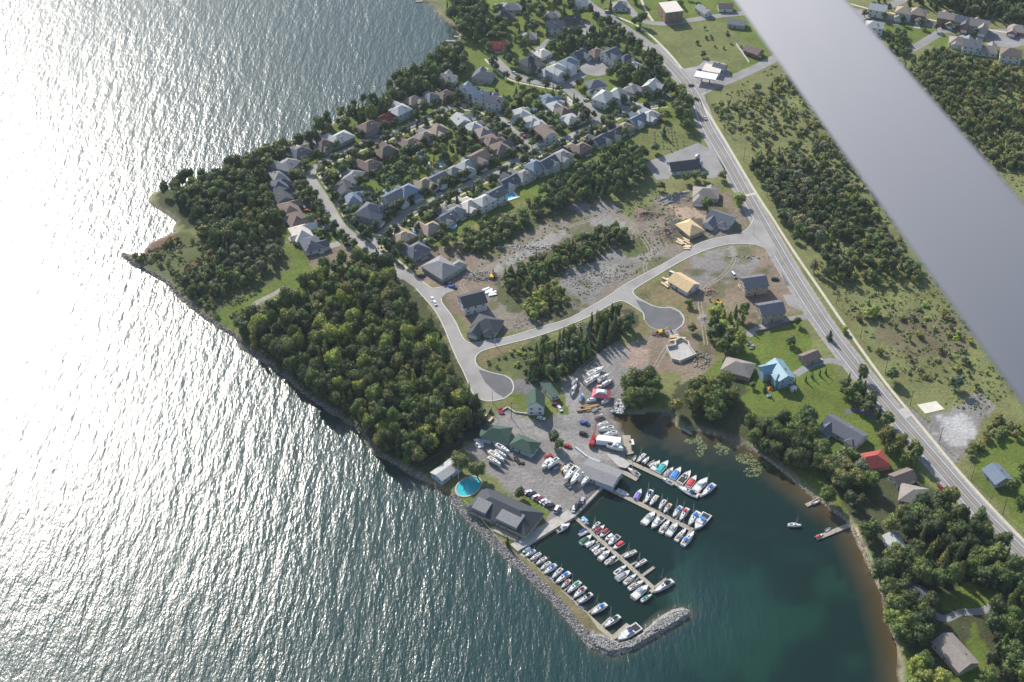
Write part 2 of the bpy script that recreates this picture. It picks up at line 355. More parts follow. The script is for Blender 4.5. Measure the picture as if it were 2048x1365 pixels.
def mrange(nn, v, a0, a1, b0, b1):
    m = nn.nodes.new('ShaderNodeMapRange'); m.inputs[1].default_value = a0; m.inputs[2].default_value = a1
    m.inputs[3].default_value = b0; m.inputs[4].default_value = b1; nn.links.new(v, m.inputs[0]); return m.outputs[0]
def mth(nn, op, p, q):
    m = nn.nodes.new('ShaderNodeMath'); m.operation = op
    for i, x in enumerate((p, q)):
        if isinstance(x, (int, float)): m.inputs[i].default_value = x
        else: nn.links.new(x, m.inputs[i])
    return m.outputs[0]
f1 = mrange(n, noise(n, tc, .5, 6, .75), .3, .7, .74, 1.26); f2 = mrange(n, noise(n, tc, .045, 4), .3, .7, .78, 1.22)
f = mth(n, 'MULTIPLY', f1, f2)
vm = n.nodes.new('ShaderNodeVectorMath'); vm.operation = 'SCALE'; n.links.new(a.outputs['Color'], vm.inputs[0]); n.links.new(f, vm.inputs['Scale'])
hs = n.nodes.new('ShaderNodeHueSaturation'); n.links.new(vm.outputs[0], hs.inputs['Color'])
n.links.new(mrange(n, noise(n, tc, .11, 3), .3, .7, .475, .52), hs.inputs['Hue']); n.links.new(hs.outputs[0], b.inputs['Base Color'])
bp = n.nodes.new('ShaderNodeBump'); bp.inputs['Distance'].default_value = .7; n.links.new(noise(n, tc, .7, 5, .7), bp.inputs['Height'])
n.links.new(bp.outputs[0], b.inputs['Normal'])
o = link('ground', big_mesh('ground', V2, Q2, np.zeros((0, 3)), gm, {'cover': GC2})); o['kind'] = 'structure'
for p in o.data.polygons: pass

# water: one sheet; its colour is that of the bed and the depth under it
X, Y, Q = grid(axis(-560, 420, 4, -9000, 9000), axis(250, 1250, 4, -500, 11800))
D = pdist(X, Y, cg); INL = inpoly(X, Y, LAND); SDw = np.where(INL, -D, D)
H_ = inpoly(X, Y, harb)
hs_ = np.clip(pdist(X, Y, atn([(1378,1228),(1310,1262),(1235,1300),(1170,1520)], 0))/62, 0, 1)*H_; hs_ = np.where(inpoly(X, Y, atn([(1030,1104),(1150,1030),(1207,973),(1262,925),(1330,900),(1345,1180),(1350,1215),(1303,1240),(1236,1286),(1128,1186)], 0)), 1, hs_); hs_ = hs_*hs_*(3-2*hs_)
deep = np.array((.005, .034, .031)); hb = np.array((.007, .022, .018)); weed = np.array((.012, .052, .032)); brown = np.array((.085, .06, .028)); sandb = np.array((.07, .065, .035))
C = np.tile(deep, (len(X), 1)); C = C*(1-hs_[:, None])+hb*hs_[:, None]
nn_ = np.clip((vnoise(X, Y, 22, 9)+.5*vnoise(X, Y, 9, 10)-.75)*3, 0, 1)
east = inpoly(X, Y, atn([(1290,1240),(1420,1050),(1600,1060),(1760,1250),(1790,1400),(1330,1400)], 0))
k = (nn_*east*.5)[:, None]; C = C*(1-k)+weed*k
EB = inpoly(X, Y, atn([(1215,800),(1380,800),(1620,940),(1760,1050),(1850,1420),(1700,1420),(1640,1200),(1560,1060),(1380,930),(1215,870)], 0))
k = (np.clip(1-SDw/np.where(EB, 14, 4), 0, 1)**1.1)[:, None]; C = C*(1-k)+np.where(EB[:, None], brown, sandb)*k
k = (inpoly(X, Y, atn([(1400,870),(1620,990),(1600,1010),(1520,960),(1420,930),(1330,900),(1240,860),(1250,830),(1300,850)], 0))*.35*(.4+nn_))[:, None]; C = C*(1-k)+np.array((.06, .055, .04))*k
wave = 1-.86*hs_
wm = bpy.data.materials.new('lake_water'); wm.use_nodes = True; n = wm.node_tree; b = n.nodes['Principled BSDF']
a = n.nodes.new('ShaderNodeAttribute'); a.attribute_name = 'bed'; n.links.new(a.outputs['Color'], b.inputs['Base Color'])
b.inputs['IOR'].default_value = 1.333; b.inputs['Specular IOR Level'].default_value = 1.0
tc = n.nodes.new('ShaderNodeTexCoord')
def mapped(rot, sx, sy):
    m = n.nodes.new('ShaderNodeMapping'); m.inputs['Rotation'].default_value = (0, 0, rot); m.inputs['Scale'].default_value = (sx, sy, 1)
    n.links.new(tc.outputs['Object'], m.inputs['Vector']); return m.outputs[0]
h1 = noise(n, tc, 1, 2, .4, mapped(R(22), 1/5.2, 1/24)); h2 = noise(n, tc, 1, 3, .55, mapped(R(28), 1/2.0, 1/6.5)); h3 = noise(n, tc, 1, 3, .6, mapped(R(14), 1/1.0, 1/1.7))
hsum = mth(n, 'ADD', mth(n, 'ADD', mth(n, 'MULTIPLY', h1, .50), mth(n, 'MULTIPLY', h2, .34)), mth(n, 'MULTIPLY', h3, .13))
aw = n.nodes.new('ShaderNodeAttribute'); aw.attribute_name = 'wave'
hsum = mth(n, 'MULTIPLY', mth(n, 'MULTIPLY', hsum, mrange(n, noise(n, tc, 1, 3, .5, mapped(R(-20), 1/60, 1/240)), .3, .7, .72, 1.25)), aw.outputs['Fac'])
bp = n.nodes.new('ShaderNodeBump'); bp.inputs['Distance'].default_value = 1.0; n.links.new(hsum, bp.inputs['Height']); n.links.new(bp.outputs[0], b.inputs['Normal'])
n.links.new(mrange(n, aw.outputs['Fac'], .1, 1, .10, .25), b.inputs['Roughness'])
n.links.new(mrange(n, aw.outputs['Fac'], .2, 1, .35, .95), b.inputs['Specular IOR Level'])
o = link('water', big_mesh('water', np.stack([X, Y, X*0], 1), Q, np.zeros((0, 3)), wm, {'bed': C, 'wave': wave})); o['kind'] = 'structure'

# ------------------------------------------------------------------ roads, kerbs, pavements
MAIN = [(1300,92),(1345,135),(1385,185),(1412,250),(1440,298),(1464,340),(1500,405),(1540,475),(1577,539),(1615,600),(1655,660),(1702,722),(1752,785),(1800,842),(1855,905),(1910,968),(1965,1030),(2048,1112),(2250,1320)]
ROADS = []
def road(name, pts, wd, z, mat=ASPH2, sm=4):
    ROADS.append((np.array([at(x, y)[:2] for x, y in pts]), wd/2)); return ribbon(name, pts, wd, LZ+z, mat, sm=sm)
road('main_road', MAIN, 10.2, .030, ASPH2)
ribbon('gravel_shoulder', MAIN, 14.0, LZ+.014, pm('shoulder_gravel', (.30, .28, .25), .95, .25, .5))
for o_ in (-2.6, -.95, .95, 2.6): ribbon('tyre_track', MAIN, .75, LZ+.038, pm('polished_asphalt', (.19, .185, .185), .8, .15, .3), off=o_)
for off, m, wd in ((-3.4, PAINTW, .28), (3.4, PAINTW, .28), (-.16, PAINTY, .14), (.16, PAINTY, .14)):
    ribbon('road_marking', MAIN, wd, LZ+.046, m, off=off)
SIDEW = [(1395,195),(1438,262),(1505,375),(1545,437),(1585,500),(1640,580),(1695,660),(1738,721),(1782,780),(1850,862),(1914,939),(1980,1012),(2048,1083),(2200,1240)]
SWM = pm('pavement_concrete', (.50, .46, .37), .85, .12, .4)
road('pavement', SIDEW, 1.7, .038, SWM)
ribbon('pavement', [(1490,392),(1512,387)], 2.2, LZ+.05, SWM, sm=0)
road('side_road', [(1385,185),(1440,168),(1500,142),(1545,120),(1640,70),(1760,20),(1900,-40)], 8.5, .042)
road('street', [(1130,-30),(1180,10),(1215,34),(1255,60),(1295,88),(1310,100)], 7.5, .054)
road('street', [(1235,-10),(1262,22),(1285,42),(1332,48),(1385,40),(1434,33),(1480,28),(1560,22),(1640,10)], 6.5, .066)
ribbon('pavement', [(1275,-20),(1290,18),(1306,43)], 1.8, LZ+.04, SWM)
ribbon('pavement', [(1223,30),(1277,53),(1315,84),(1345,115),(1363,138)], 1.8, LZ+.05, SWM)
STA = [(985,115),(1010,140),(1035,155),(1085,166),(1130,176),(1160,200),(1188,226),(1203,242)]
road('street', STA, 8, .078); ribbon('pavement', STA, 1.6, LZ+.05, SWM, off=-6.2)
road('street', [(1130,176),(1150,160),(1170,145),(1192,137)], 8, .090)
def disc(name, x, y, r, z, mat, zz=LZ, n=28, kind='structure'):
    c = at(x, y, zz); m = MB()
    m.add([(c.x+r*math.cos(2*math.pi*i/n), c.y+r*math.sin(2*math.pi*i/n), zz+z) for i in range(n)], [tuple(range(n))])
    o = m.build(name, mat); o['kind'] = kind; ROADS.append((np.array([[c.x, c.y], [c.x+.1, c.y]]), r)); return o
disc('cul_de_sac', 1192, 137, 11.5, .102, ASPH2)
road('street', [(1060,112),(1085,95),(1105,78),(1135,63),(1163,56)], 7, .054); disc('cul_de_sac', 1163, 57, 11, .114, ASPH2)
STB = [(620,350),(624,362),(652,405),(676,446),(691,463),(716,482),(742,500),(766,518),(790,538),(812,556)]
road('street', STB, 6.8, .054, ASPH); ribbon('pavement', STB, 1.6, LZ+.03, SWM, off=6)
STC = [(742,500),(758,476),(785,452),(813,428),(842,413),(870,402),(900,388),(930,374),(965,357),(1000,340),(1035,322),(1070,306),(1110,289),(1150,270),(1180,256),(1203,242),(1240,226),(1275,214),(1330,206)]
road('street', STC, 6.8, .066, ASPH); ribbon('pavement', STC, 1.6, LZ+.03, SWM, off=-5.6)
STD = [(620,350),(632,336),(660,318),(700,300),(745,283),(790,265),(850,238),(880,222),(910,213),(950,214),(985,225),(1010,248),(1029,268),(1048,284),(1070,306)]
road('street', STD, 6.6, .042, ASPH); ribbon('pavement', STD, 1.6, LZ+.03, SWM, off=-5.6)
road('street', [(1700,20),(1745,30),(1789,38),(1840,46),(1889,56),(1940,62),(2009,76),(2060,90)], 8.5, .030); disc('cul_de_sac', 2009, 77, 15, .042, ASPH2)
road('street', [(1822,100),(1850,84),(1885,62)], 8, .054)
ribbon('pavement', [(1700,8),(1745,20),(1789,28),(1850,38),(1920,52),(1990,62),(2040,72),(2062,95)], 1.8, LZ+.06, SWM)
NEWROAD = [(831.6,577.5),(852.7,601.3),(873.8,627.6),(889.6,659.3),(900,685.6),(913.4,717.3),(927.9,746.3),(942.4,780.5),(950.3,793.7),(963.5,800.3),(981.9,803),(1008.3,797.7),(1024,785.8),(1027.3,772.6),(1021.5,759.5),(1008.3,751.6),(984.6,746.3),(968.7,741),(955.6,733.1),(950.8,722.5),(952.9,712),(963.5,702.8),(989.8,694.9),(1026.7,685.6),(1063.6,676.4),(1116.4,659.3),(1155.9,643.5),(1190,627.6),(1221.8,609.2),(1235,603.4),(1248.2,603.4),(1264,611.8),(1280,622),(1287,628),(1288.2,640.6),(1298.4,654.6),(1315,662),(1339,663.5),(1351.7,661),(1364.4,650.8),(1368.2,638),(1359.4,624),(1341.6,615.7),(1321.3,615.7),(1303.5,611.4),(1288,603.8),(1270.5,592),(1265.8,583.8),(1275.2,574.5),(1310.3,553.4),(1345.5,532.3),(1380.7,513.5),(1415.9,499.4),(1451,490),(1486.2,487.7),(1509.6,490),(1528.4,497),(1550,512),(1553,498),(1522,444),(1508,437),(1502.6,446.7),(1495.6,457.2),(1479,467.8),(1455.7,472.5),(1427.6,478.3),(1404,485.4),(1380.7,497),(1345.5,518.2),(1310.3,537),(1275.2,555.7),(1240,575.6),(1221.8,589.4),(1185,611.8),(1142.7,635.5),(1103,648.7),(1063.6,660.6),(1024,672.5),(984.6,680.4),(947.6,687),(931.8,683),(921.3,667.2),(913.4,648.7),(900.2,627.6),(884.4,606.5),(883,597.3),(892.3,588),(910.7,581.5),(905,571),(889.6,573.6),(866,577),(855.4,571),(826.4,549.9),(800,532),(786,545)]
sheet('new_road', NEWROAD, LZ+.09, ASPH)
ROADS.append((np.array([at(x, y)[:2] for x, y in [(831,577),(900,660),(935,730),(980,780)]]), 8)); ROADS.append((np.array([at(x, y)[:2] for x, y in [(935,700),(1060,668),(1220,600),(1345,525),(1440,482),(1540,480)]]), 6.5))
ROADS.append((np.array([at(x, y)[:2] for x, y in [(1250,590),(1330,640)]]), 14)); ROADS.append((np.array([at(x, y)[:2] for x, y in [(995,772),(996,772)]]), 14))
sheet('turning_bowl', [(957,740),(985,747),(1008,752.5),(1020.5,760),(1026,772.6),(1023,785),(1008,796),(990,785),(970,765)], LZ+.10, ASPH3)
sheet('turning_bowl', [(1271,600),(1288,605),(1303.5,612.5),(1321,617),(1341,617),(1358,625),(1366.5,638),(1363,650),(1351,659),(1338,661),(1316,660),(1299,653),(1289.5,640),(1288,628),(1280,615)], LZ+.10, ASPH3)
sheet('driveway', [(1336,662),(1351,660),(1362,676),(1352,682),(1344,680)], LZ+.08, ASPH2)
def kerb(i, j):
    P = NEWROAD[i:j+1]; o = ribbon('kerb', P, .55, LZ+.19, KERB, sm=3, h=.14)
kerb(0, 11); kerb(11, 25); kerb(25, 34); kerb(38, 45); kerb(45, 55); kerb(60, 73); kerb(73, 82); kerb(82, 85); kerb(88, 92)
sheet('car_park', [(1290,326),(1310,318),(1345,306),(1395,287),(1425,300),(1448,335),(1455,348),(1425,358),(1395,352),(1340,352),(1338,359),(1312,360)], LZ+.03, ASPH2)
sheet('forecourt', [(1345,142),(1395,133),(1412,120),(1450,127),(1462,152),(1470,158),(1440,172),(1405,192),(1375,170)], LZ+.02, ASPH)
road('lane', [(1495,672),(1515,658),(1540,650),(1575,640),(1625,632)], 4.5, .02, ASPH2)
road('lane', [(1590,750),(1615,735),(1640,725),(1665,722),(1690,730)], 4.5, .02, ASPH2)
road('lane', [(1860,1225),(1890,1238),(1920,1226),(1965,1222),(1985,1210)], 4.0, .03, ASPH2)
road('path', [(505,640),(500,622),(515,605),(545,590),(570,575)], 3.4, .03, pm('gravel_path', (.28, .26, .23), .9, .2, .5))
road('lane', [(1690,825),(1720,822),(1755,840)], 4, .02, ASPH3)
sheet('car_park', [(1562,545),(1585,548),(1596,572),(1572,572)], LZ+.016, ASPH3)
sheet('driveway', [(1565,590),(1602,588),(1622,618),(1600,622),(1575,610)], LZ+.012, ASPH2)
sheet('concrete_pad', [(1834,810),(1872,803),(1889,819),(1850,828)], LZ+.12, pm('bleached_concrete', (.62, .58, .49), .85, .1, .4))
sheet('driveway', [(1795,820),(1815,815),(1825,830),(1812,838)], LZ+.06, CONC)

# ------------------------------------------------------------------ houses
HS = []
def wm_window():
    m = MB(); a, c = .75, .1
    m.box(-a, a, -.05, .07, -a, -a+c, 0).box(-a, a, -.05, .07, a-c, a, 0).box(-a, -a+c, -.05, .07, -a+c, a-c, 0).box(a-c, a, -.05, .07, -a+c, a-c, 0)
    m.box(-.03, .03, -.05, .06, -a+c, a-c, 0); m.box(-a+c, a-c, -.05, .02, -a+c, a-c, 1)
    return m.mesh('window', [WTRIM, GLASS])
WINM = wm_window()
DOORM = MB().box(-.5, .5, -.03, .08, 0, 2.1).mesh('door', pm('painted_door', (.16, .1, .08), .6, .1, 2))
gm_ = MB(); gm_.box(-2.5, 2.5, -.03, .05, 0, 2.3)
for k_ in range(4): gm_.box(-2.4, 2.4, .052, .09, .06+.57*k_, .55+.57*k_)
GARM = gm_.mesh('garage_door', WTRIM)
def gable(mb, x0, x1, y0, y1, z, p, oh=.5, ax='x'):
    t = .22
    if ax == 'x': f = lambda a, bq, c: (a, bq, c); A0, A1, B0, B1 = x0-oh, x1+oh, y0, y1
    else: f = lambda a, bq, c: (bq, a, c); A0, A1, B0, B1 = y0-oh, y1+oh, x0, x1
    m = (B0+B1)/2; r = z+(B1-B0)/2*p; e = z-oh*p
    S = [(B0-oh, e), (m, r), (B1+oh, e), (B1+oh, e+t), (m, r+t), (B0-oh, e+t)]
    V = [f(A0, b_, c) for b_, c in S]+[f(A1, b_, c) for b_, c in S]
    F = [(0, 1, 7, 6), (1, 2, 8, 7), (2, 3, 9, 8), (3, 4, 10, 9), (4, 5, 11, 10), (5, 0, 6, 11), (0, 5, 4, 1), (1, 4, 3, 2), (6, 7, 10, 11), (7, 8, 9, 10)]
    mb.add(V, F if ax == 'x' else [q[::-1] for q in F]); return r+t
def gwall(mb, x0, x1, y0, y1, z0, z, p, ax='x'):
    if ax == 'x': f = lambda a, bq, c: (a, bq, c); A0, A1, B0, B1 = x0, x1, y0, y1
    else: f = lambda a, bq, c: (bq, a, c); A0, A1, B0, B1 = y0, y1, x0, x1
    m = (B0+B1)/2; S = [(B0, z0), (B1, z0), (B1, z-.02), (m, z+(B1-B0)/2*p-.03), (B0, z-.02)]
    V = [f(A0, b_, c) for b_, c in S]+[f(A1, b_, c) for b_, c in S]
    F = [(0, 4, 3, 2, 1), (5, 6, 7, 8, 9), (0, 1, 6, 5), (1, 2, 7, 6), (2, 3, 8, 7), (3, 4, 9, 8), (4, 0, 5, 9)]
    mb.add(V, F if ax == 'x' else [q[::-1] for q in F])
def hip(mb, x0, x1, y0, y1, z, p, oh=.5):
    t = .22; X0, X1, Y0, Y1 = x0-oh, x1+oh, y0-oh, y1+oh; wx, wy = X1-X0, Y1-Y0; h = min(wx, wy)/2
    r = z+h*p
    if wx >= wy: a, b_ = (X0+h, (Y0+Y1)/2, r), (X1-h-.001, (Y0+Y1)/2, r)
    else: a, b_ = ((X0+X1)/2, Y0+h, r), ((X0+X1)/2, Y1-h, r)
    V = [(X0, Y0, z-t), (X1, Y0, z-t), (X1, Y1, z-t), (X0, Y1, z-t), (X0, Y0, z), (X1, Y0, z), (X1, Y1, z), (X0, Y1, z), a, b_]
    F = [(3, 2, 1, 0), (0, 1, 5, 4), (1, 2, 6, 5), (2, 3, 7, 6), (3, 0, 4, 7)]
    F += [(4, 5, 9, 8), (5, 6, 9), (6, 7, 8, 9), (7, 4, 8)] if wx >= wy else [(4, 5, 8), (5, 6, 9, 8), (6, 7, 9), (7, 4, 8, 9)]
    mb.add(V, F); return r
def house(px, py, ang, w, d, roof, wall, rt='hip', st=1, wing=1, label='', side=1, pitch=.56, drive=None, chim=True, name='house', cat='house', group=None, garage=True, deck=False, wins=True, nz=0):
    if group == 'suburban houses by the lake': w *= .93; d *= .93
    h = 2.9*st+.3; P = at(px, py, LZ+h+1.2); P.z = LZ
    t = thing(name, label, cat, P, ang, group); HS.append((P.x, P.y, max(w, d)*.62)); rr = random.Random(int(px*7+py))
    W = MB(); Rf = MB(); x0, x1, y0, y1 = -w/2, w/2, -d/2, d/2
    if rt == 'hip': W.box(x0, x1, y0, y1, -.5, h-.25); hip(Rf, x0, x1, y0, y1, h, pitch)
    elif rt == 'flat': W.box(x0, x1, y0, y1, -.5, h); Rf.box(x0-.15, x1+.15, y0-.15, y1+.15, h+.01, h+.45)
    else: gwall(W, x0, x1, y0, y1, -.5, h, pitch); gable(Rf, x0, x1, y0, y1, h, pitch)
    gy = y0
    if wing:
        ww = min(6.6, w*.5); cx = side*(w/2-ww/2-.4); pj = 3.6 if wing == 1 else 5.5; gy = y0-pj
        if wing == 3:      # two-storey main block with front gable and small hip wing
            gwall(W, cx-ww/2, cx+ww/2, gy, y0+2, -.5, h-.12, pitch+.12, 'y'); gable(Rf, cx-ww/2, cx+ww/2, gy, 0, h-.12, pitch+.12, .45, 'y')
            hip(Rf, -cx-2.6, -cx+2.6, y0-1.6, y0+3, h-.2, pitch+.1, .4); W.box(-cx-2.6, -cx+2.6, y0-1.5, y0+1, -.5, h-.5)
        elif rt == 'hip' and rr.random() < .6:
            hz = h-.15 if st == 1 else 3.2
            W.box(cx-ww/2, cx+ww/2, gy, y0+1, -.5, hz-.3); hip(Rf, cx-ww/2, cx+ww/2, gy, y0+ww*.5+(1.5 if st == 1 else 0), hz, pitch, .45)
        else:
            hz = h-.15 if (st == 1 or rr.random() < .5) else 3.2
            gwall(W, cx-ww/2, cx+ww/2, gy, y0+1, -.5, hz, pitch+.08, 'y'); gable(Rf, cx-ww/2, cx+ww/2, gy, y0+ww*.5, hz, pitch+.08, .45, 'y')
        if w > 12 and rr.random() < .55:   # rear cross wing
            c2 = -side*(w*.2); gwall(W, c2-2.6, c2+2.6, y1-1, y1+1.7, -.5, h-.1, pitch, 'y'); gable(Rf, c2-2.6, c2+2.6, y1-2.8, y1+1.7, h-.1, pitch, .4, 'y')
        if garage:
            g = link('garage_door', GARM, t); g.location = (cx, gy-.04, 0); g.rotation_euler = (0, 0, math.pi)
            g.scale = (ww/6.6, 1, 1)
    wl = W.build('wall', wallm(wall), t); rf = Rf.build('roof', roofm(roof), t)
    if chim and rt != 'flat':
        m = MB(); m.box(-.45, .45, -.4, .4, 0, 2.0).box(-.55, .55, -.5, .5, 2.001, 2.16); c = m.build('chimney', wallm('brick' if rr.random() < .6 else 'stone'), rf); c.location = (rr.uniform(-.25, .25)*w, d*.2, h+.2)
        m = MB(); m.tube((0, 0, 0), (0, 0, .7), .15); v = m.build('roof_vent', ALU, rf); v.location = (rr.uniform(-.3, .3)*w, d*.28, h+.12*d)
    if wins:
        if garage or not wing:
            dr = link('door', DOORM, t); dr.location = (-side*.6 if not wing else side*(w/2-ww-1.4-.4) if abs(w/2-ww-1.8) < w/2 else 0, y0-.04, 0); dr.rotation_euler = (0, 0, math.pi)
        for s in range(st):
            zc = 1.65+2.9*s
            for (a0, a1, fy, rz) in ((x0, x1, y1, 0), (x0, x1, y0, math.pi)):
                nW = max(2, int(w/4.2))
                for k in range(nW):
                    xx = a0+(k+.5)*(a1-a0)/nW
                    if rz and (wing or s == 0) and (abs(xx-(side*(w/2-3.7))) < 3.9 or rr.random() < .3): continue
                    q = link('window', WINM, t); q.location = (xx, fy+(.05 if not rz else -.05), zc); q.rotation_euler = (0, 0, rz)
            for fx, rz in ((x0, math.pi/2), (x1, -math.pi/2)):
                for k in range(2):
                    q = link('window', WINM, t); q.location = (fx-(.05 if rz > 0 else -.05), y0+(k+.5)*d/2, zc); q.rotation_euler = (0, 0, rz)
    if deck:
        m = MB(); m.box(-2.5, 2.5, y1+.05, y1+3, .5, .65)
        for sx in (-2.4, 2.4): m.box(sx-.06, sx+.06, y1+2.8, y1+2.95, 0, 1.5)
        m.box(-2.5, 2.5, y1+2.9, y1+2.98, 1.45, 1.55); m.build('rear_deck', PLANK, t)
    if drive:
        ca, sa = math.cos(ang), math.sin(ang); L = drive
        hw = 2.6; Pq = [(cx-hw, gy-.1), (cx-hw, gy-L), (cx+hw, gy-L), (cx+hw, gy-.1)] if wing else [(-hw, y0-.1), (-hw, y0-L), (hw, y0-L), (hw, y0-.1)]
        q = MB().add([(P.x+a*ca-b_*sa, P.y+a*sa+b_*ca, LZ+.022+.0007*(len(HS) % 9)) for a, b_ in Pq], [(0, 1, 2, 3)])
        o = q.build('driveway', rr.choice([ASPH3, ASPH2, CONC, ASPH])); o['kind'] = 'structure'
    return t
ORD = ['first', 'second', 'third', 'fourth', 'fifth', 'sixth', 'seventh', 'eighth', 'ninth', 'tenth', 'eleventh', 'twelfth', 'thirteenth', 'fourteenth', 'fifteenth', 'sixteenth', 'seventeenth', 'eighteenth', 'nineteenth', 'twentieth']
ROOFW = dict(slate='slate', dark='dark', grey='grey', light='pale grey', tan='tan', brown='brown', cream='cream', green='green', blue='blue', red='red', bluegrey='blue-grey', taupe='taupe', white='white', plywood='bare plywood')
def row(phrase, p, q, items, group='suburban houses by the lake', drv=8):
    a0 = heading(p, q)
    for i, it in enumerate(items):
        x, y, roof, wall, w, d, rt, st, wg = it[:9]; a = a0+R(it[9]) if len(it) > 9 else a0
        lb = f"{ROOFW[roof]} {'hip' if rt == 'hip' else 'gable'}-roofed house, {ORD[i]} {phrase}"
        house(x, y, a, w, d, roof, wall, rt, st, wg, lb, side=1 if (i+int(x)) % 2 else -1, drive=drv, group=group, deck=(i % 3 == 1), pitch=.56+.07*((i*7) % 3))
row('from the south in the western street row', (691,462), (623,359), [
 (622,484,'slate','white',15,12,'hip',1,1), (602,463,'cream','cream',17,12,'hip',1,2), (592,436,'brown','brick',17,12,'hip',1,1), (578,414,'brown','brick',16,12,'hip',1,1),
 (565,389,'dark','grey',14,11,'gable',1,1), (556,368,'slate','grey',13,11,'hip',1,1), (557,348,'grey','grey',12,10,'hip',1,2)])
row('from the west on the lakeside crescent', (845,190), (640,290), [
 (575,326,'grey','grey',15,12,'hip',2,1,20), (600,302,'slate','tan',15,11,'hip',1,1), (648,288,'brown','grey',14,11,'hip',1,1), (680,273,'light','grey',18,12,'hip',1,2), (738,249,'brown','stone',15,11,'hip',2,1),
 (772,233,'red','white',11,10,'gable',1,0), (800,217,'light','grey',14,11,'hip',2,1), (826,198,'tan','white',13,10,'hip',1,1), (862,192,'grey','white',12,10,'hip',1,1), (890,186,'brown','stone',13,10,'hip',1,1)], 'suburban houses by the lake', 7)
row('from the west along the north crescent bend', (1000,215), (900,200), [
 (897,153,'grey','white',12,10,'gable',2,1), (936,177,'bluegrey','white',12,10,'gable',2,1), (963,187,'bluegrey','white',12,10,'gable',2,1), (990,197,'slate','white',12,10,'gable',2,1), (967,149,'slate','grey',16,12,'hip',1,1)])
row('from the west in the inner crescent row', (853,243), (740,290), [
 (706,350,'grey','grey',15,11,'hip',1,1,30), (740,327,'brown','stone',14,11,'hip',1,1,10), (772,300,'brown','brick',15,11,'hip',1,1), (822,283,'brown','brick',15,11,'hip',1,1), (850,270,'taupe','grey',13,11,'hip',1,1), (877,258,'tan','grey',13,11,'hip',1,1)])
row('down the inner east row from the crescent', (1064,297), (1000,235), [
 (921,237,'light','white',12,11,'gable',1,1), (948,251,'light','grey',12,11,'hip',1,1), (966,262,'taupe','grey',12,11,'hip',1,1), (981,277,'brown','brick',14,11,'hip',1,1), (1001,293,'brown','grey',14,12,'hip',1,1)])
row('from the west in the long middle row', (756,483), (923,395), [
 (690,374,'dark','white',14,10,'gable',1,1,60), (706,394,'bluegrey','white',14,10,'hip',1,1,60), (738,418,'slate','grey',16,13,'hip',2,3,20), (786,390,'slate','white',14,11,'gable',2,1), (813,378,'bluegrey','white',14,11,'hip',2,1), (848,366,'tan','tan',14,11,'hip',1,1),
 (876,354,'slate','white',13,11,'gable',1,1), (906,341,'grey','white',13,11,'hip',1,1), (934,328,'light','white',14,11,'hip',1,1), (957,310,'brown','grey',13,11,'gable',2,1)])
row('from the west in the row fronting the scrub', (923,395), (756,483), [
 (806,470,'tan','brick',14,11,'hip',1,1), (832,497,'slate','grey',15,12,'hip',1,1), (861,454,'tan','tan',14,11,'hip',1,1), (893,432,'slate','white',13,10,'gable',1,1), (912,420,'grey','white',12,10,'hip',1,1), (939,408,'cream','cream',13,11,'hip',1,1), (969,397,'light','white',13,10,'hip',2,1), (992,384,'slate','white',13,10,'gable',2,1),
 (1018,361,'slate','white',14,10,'gable',1,1), (1048,348,'grey','white',13,11,'hip',1,1), (1070,328,'bluegrey','white',12,10,'hip',2,1), (1096,322,'slate','white',13,10,'gable',2,1), (1124,308,'grey','white',13,11,'hip',2,1), (1162,294,'brown','brick',14,11,'hip',1,1),
 (1201,277,'slate','white',13,10,'gable',1,1), (1229,263,'dark','white',13,10,'gable',1,1), (1249,252,'tan','grey',12,10,'hip',1,1), (1275,237,'bluegrey','white',13,10,'gable',1,1), (1300,228,'light','grey',14,11,'hip',1,1)])
row('from the north, west side of the middle block', (1000,235), (1064,297), [
 (1043,224,'light','grey',14,11,'hip',1,1), (1064,240,'light','stone',14,11,'hip',1,1), (1079,248,'light','grey',12,10,'hip',1,1), (1092,261,'brown','white',14,11,'gable',2,1)])
row('from the north, east side of the middle block', (1200,238), (1133,178), [
 (1094,196,'bluegrey','white',13,11,'hip',1,1), (1110,210,'light','white',12,10,'hip',1,1), (1126,221,'brown','brick',13,11,'hip',1,1), (1141,235,'light','white',13,11,'hip',1,1)])
row('on the south side of the northern cul-de-sac', (1150,190), (1230,120), [
 (1192,165,'slate','white',14,11,'hip',2,1,-40), (1208,190,'light','white',16,12,'hip',2,1), (1235,184,'light','white',12,11,'hip',2,1), (1264,174,'grey','grey',12,10,'hip',1,1), (1303,168,'light','tan',12,10,'gable',2,1)])
row('on the north side of the northern cul-de-sac', (1120,150), (1230,100), [
 (1112,134,'light','white',14,11,'hip',2,1), (1137,122,'bluegrey','white',14,11,'hip',2,1), (1159,106,'slate','grey',12,10,'gable',1,1), (1192,103,'brown','grey',13,11,'hip',1,1), (1222,104,'slate','white',13,11,'gable',2,1), (1252,117,'slate','stone',15,11,'hip',1,1), (1268,128,'light','white',10,9,'hip',1,1), (1092,141,'light','grey',12,10,'hip',1,0), (1059,120,'dark','stone',14,12,'hip',2,3), (1085,104,'cream','white',12,10,'hip',1,0)])
row('among the big trees at the north shore', (1160,60), (1000,60), [
 (1057,70,'grey','stone',12,10,'hip',1,0), (997,88,'red','brick',12,10,'gable',1,0), (1010,31,'dark','tan',15,10,'hip',1,0), (1022,11,'grey','grey',16,11,'hip',1,0), (1110,47,'slate','white',13,10,'gable',2,0), (1142,36,'dark','brick',14,9,'gable',1,0), (1103,27,'grey','grey',12,9,'hip',1,0), (1160,4,'light','white',12,10,'gable',1,0), (1240,8,'grey','white',11,9,'hip',1,0)], 'houses at the north shore', 6)
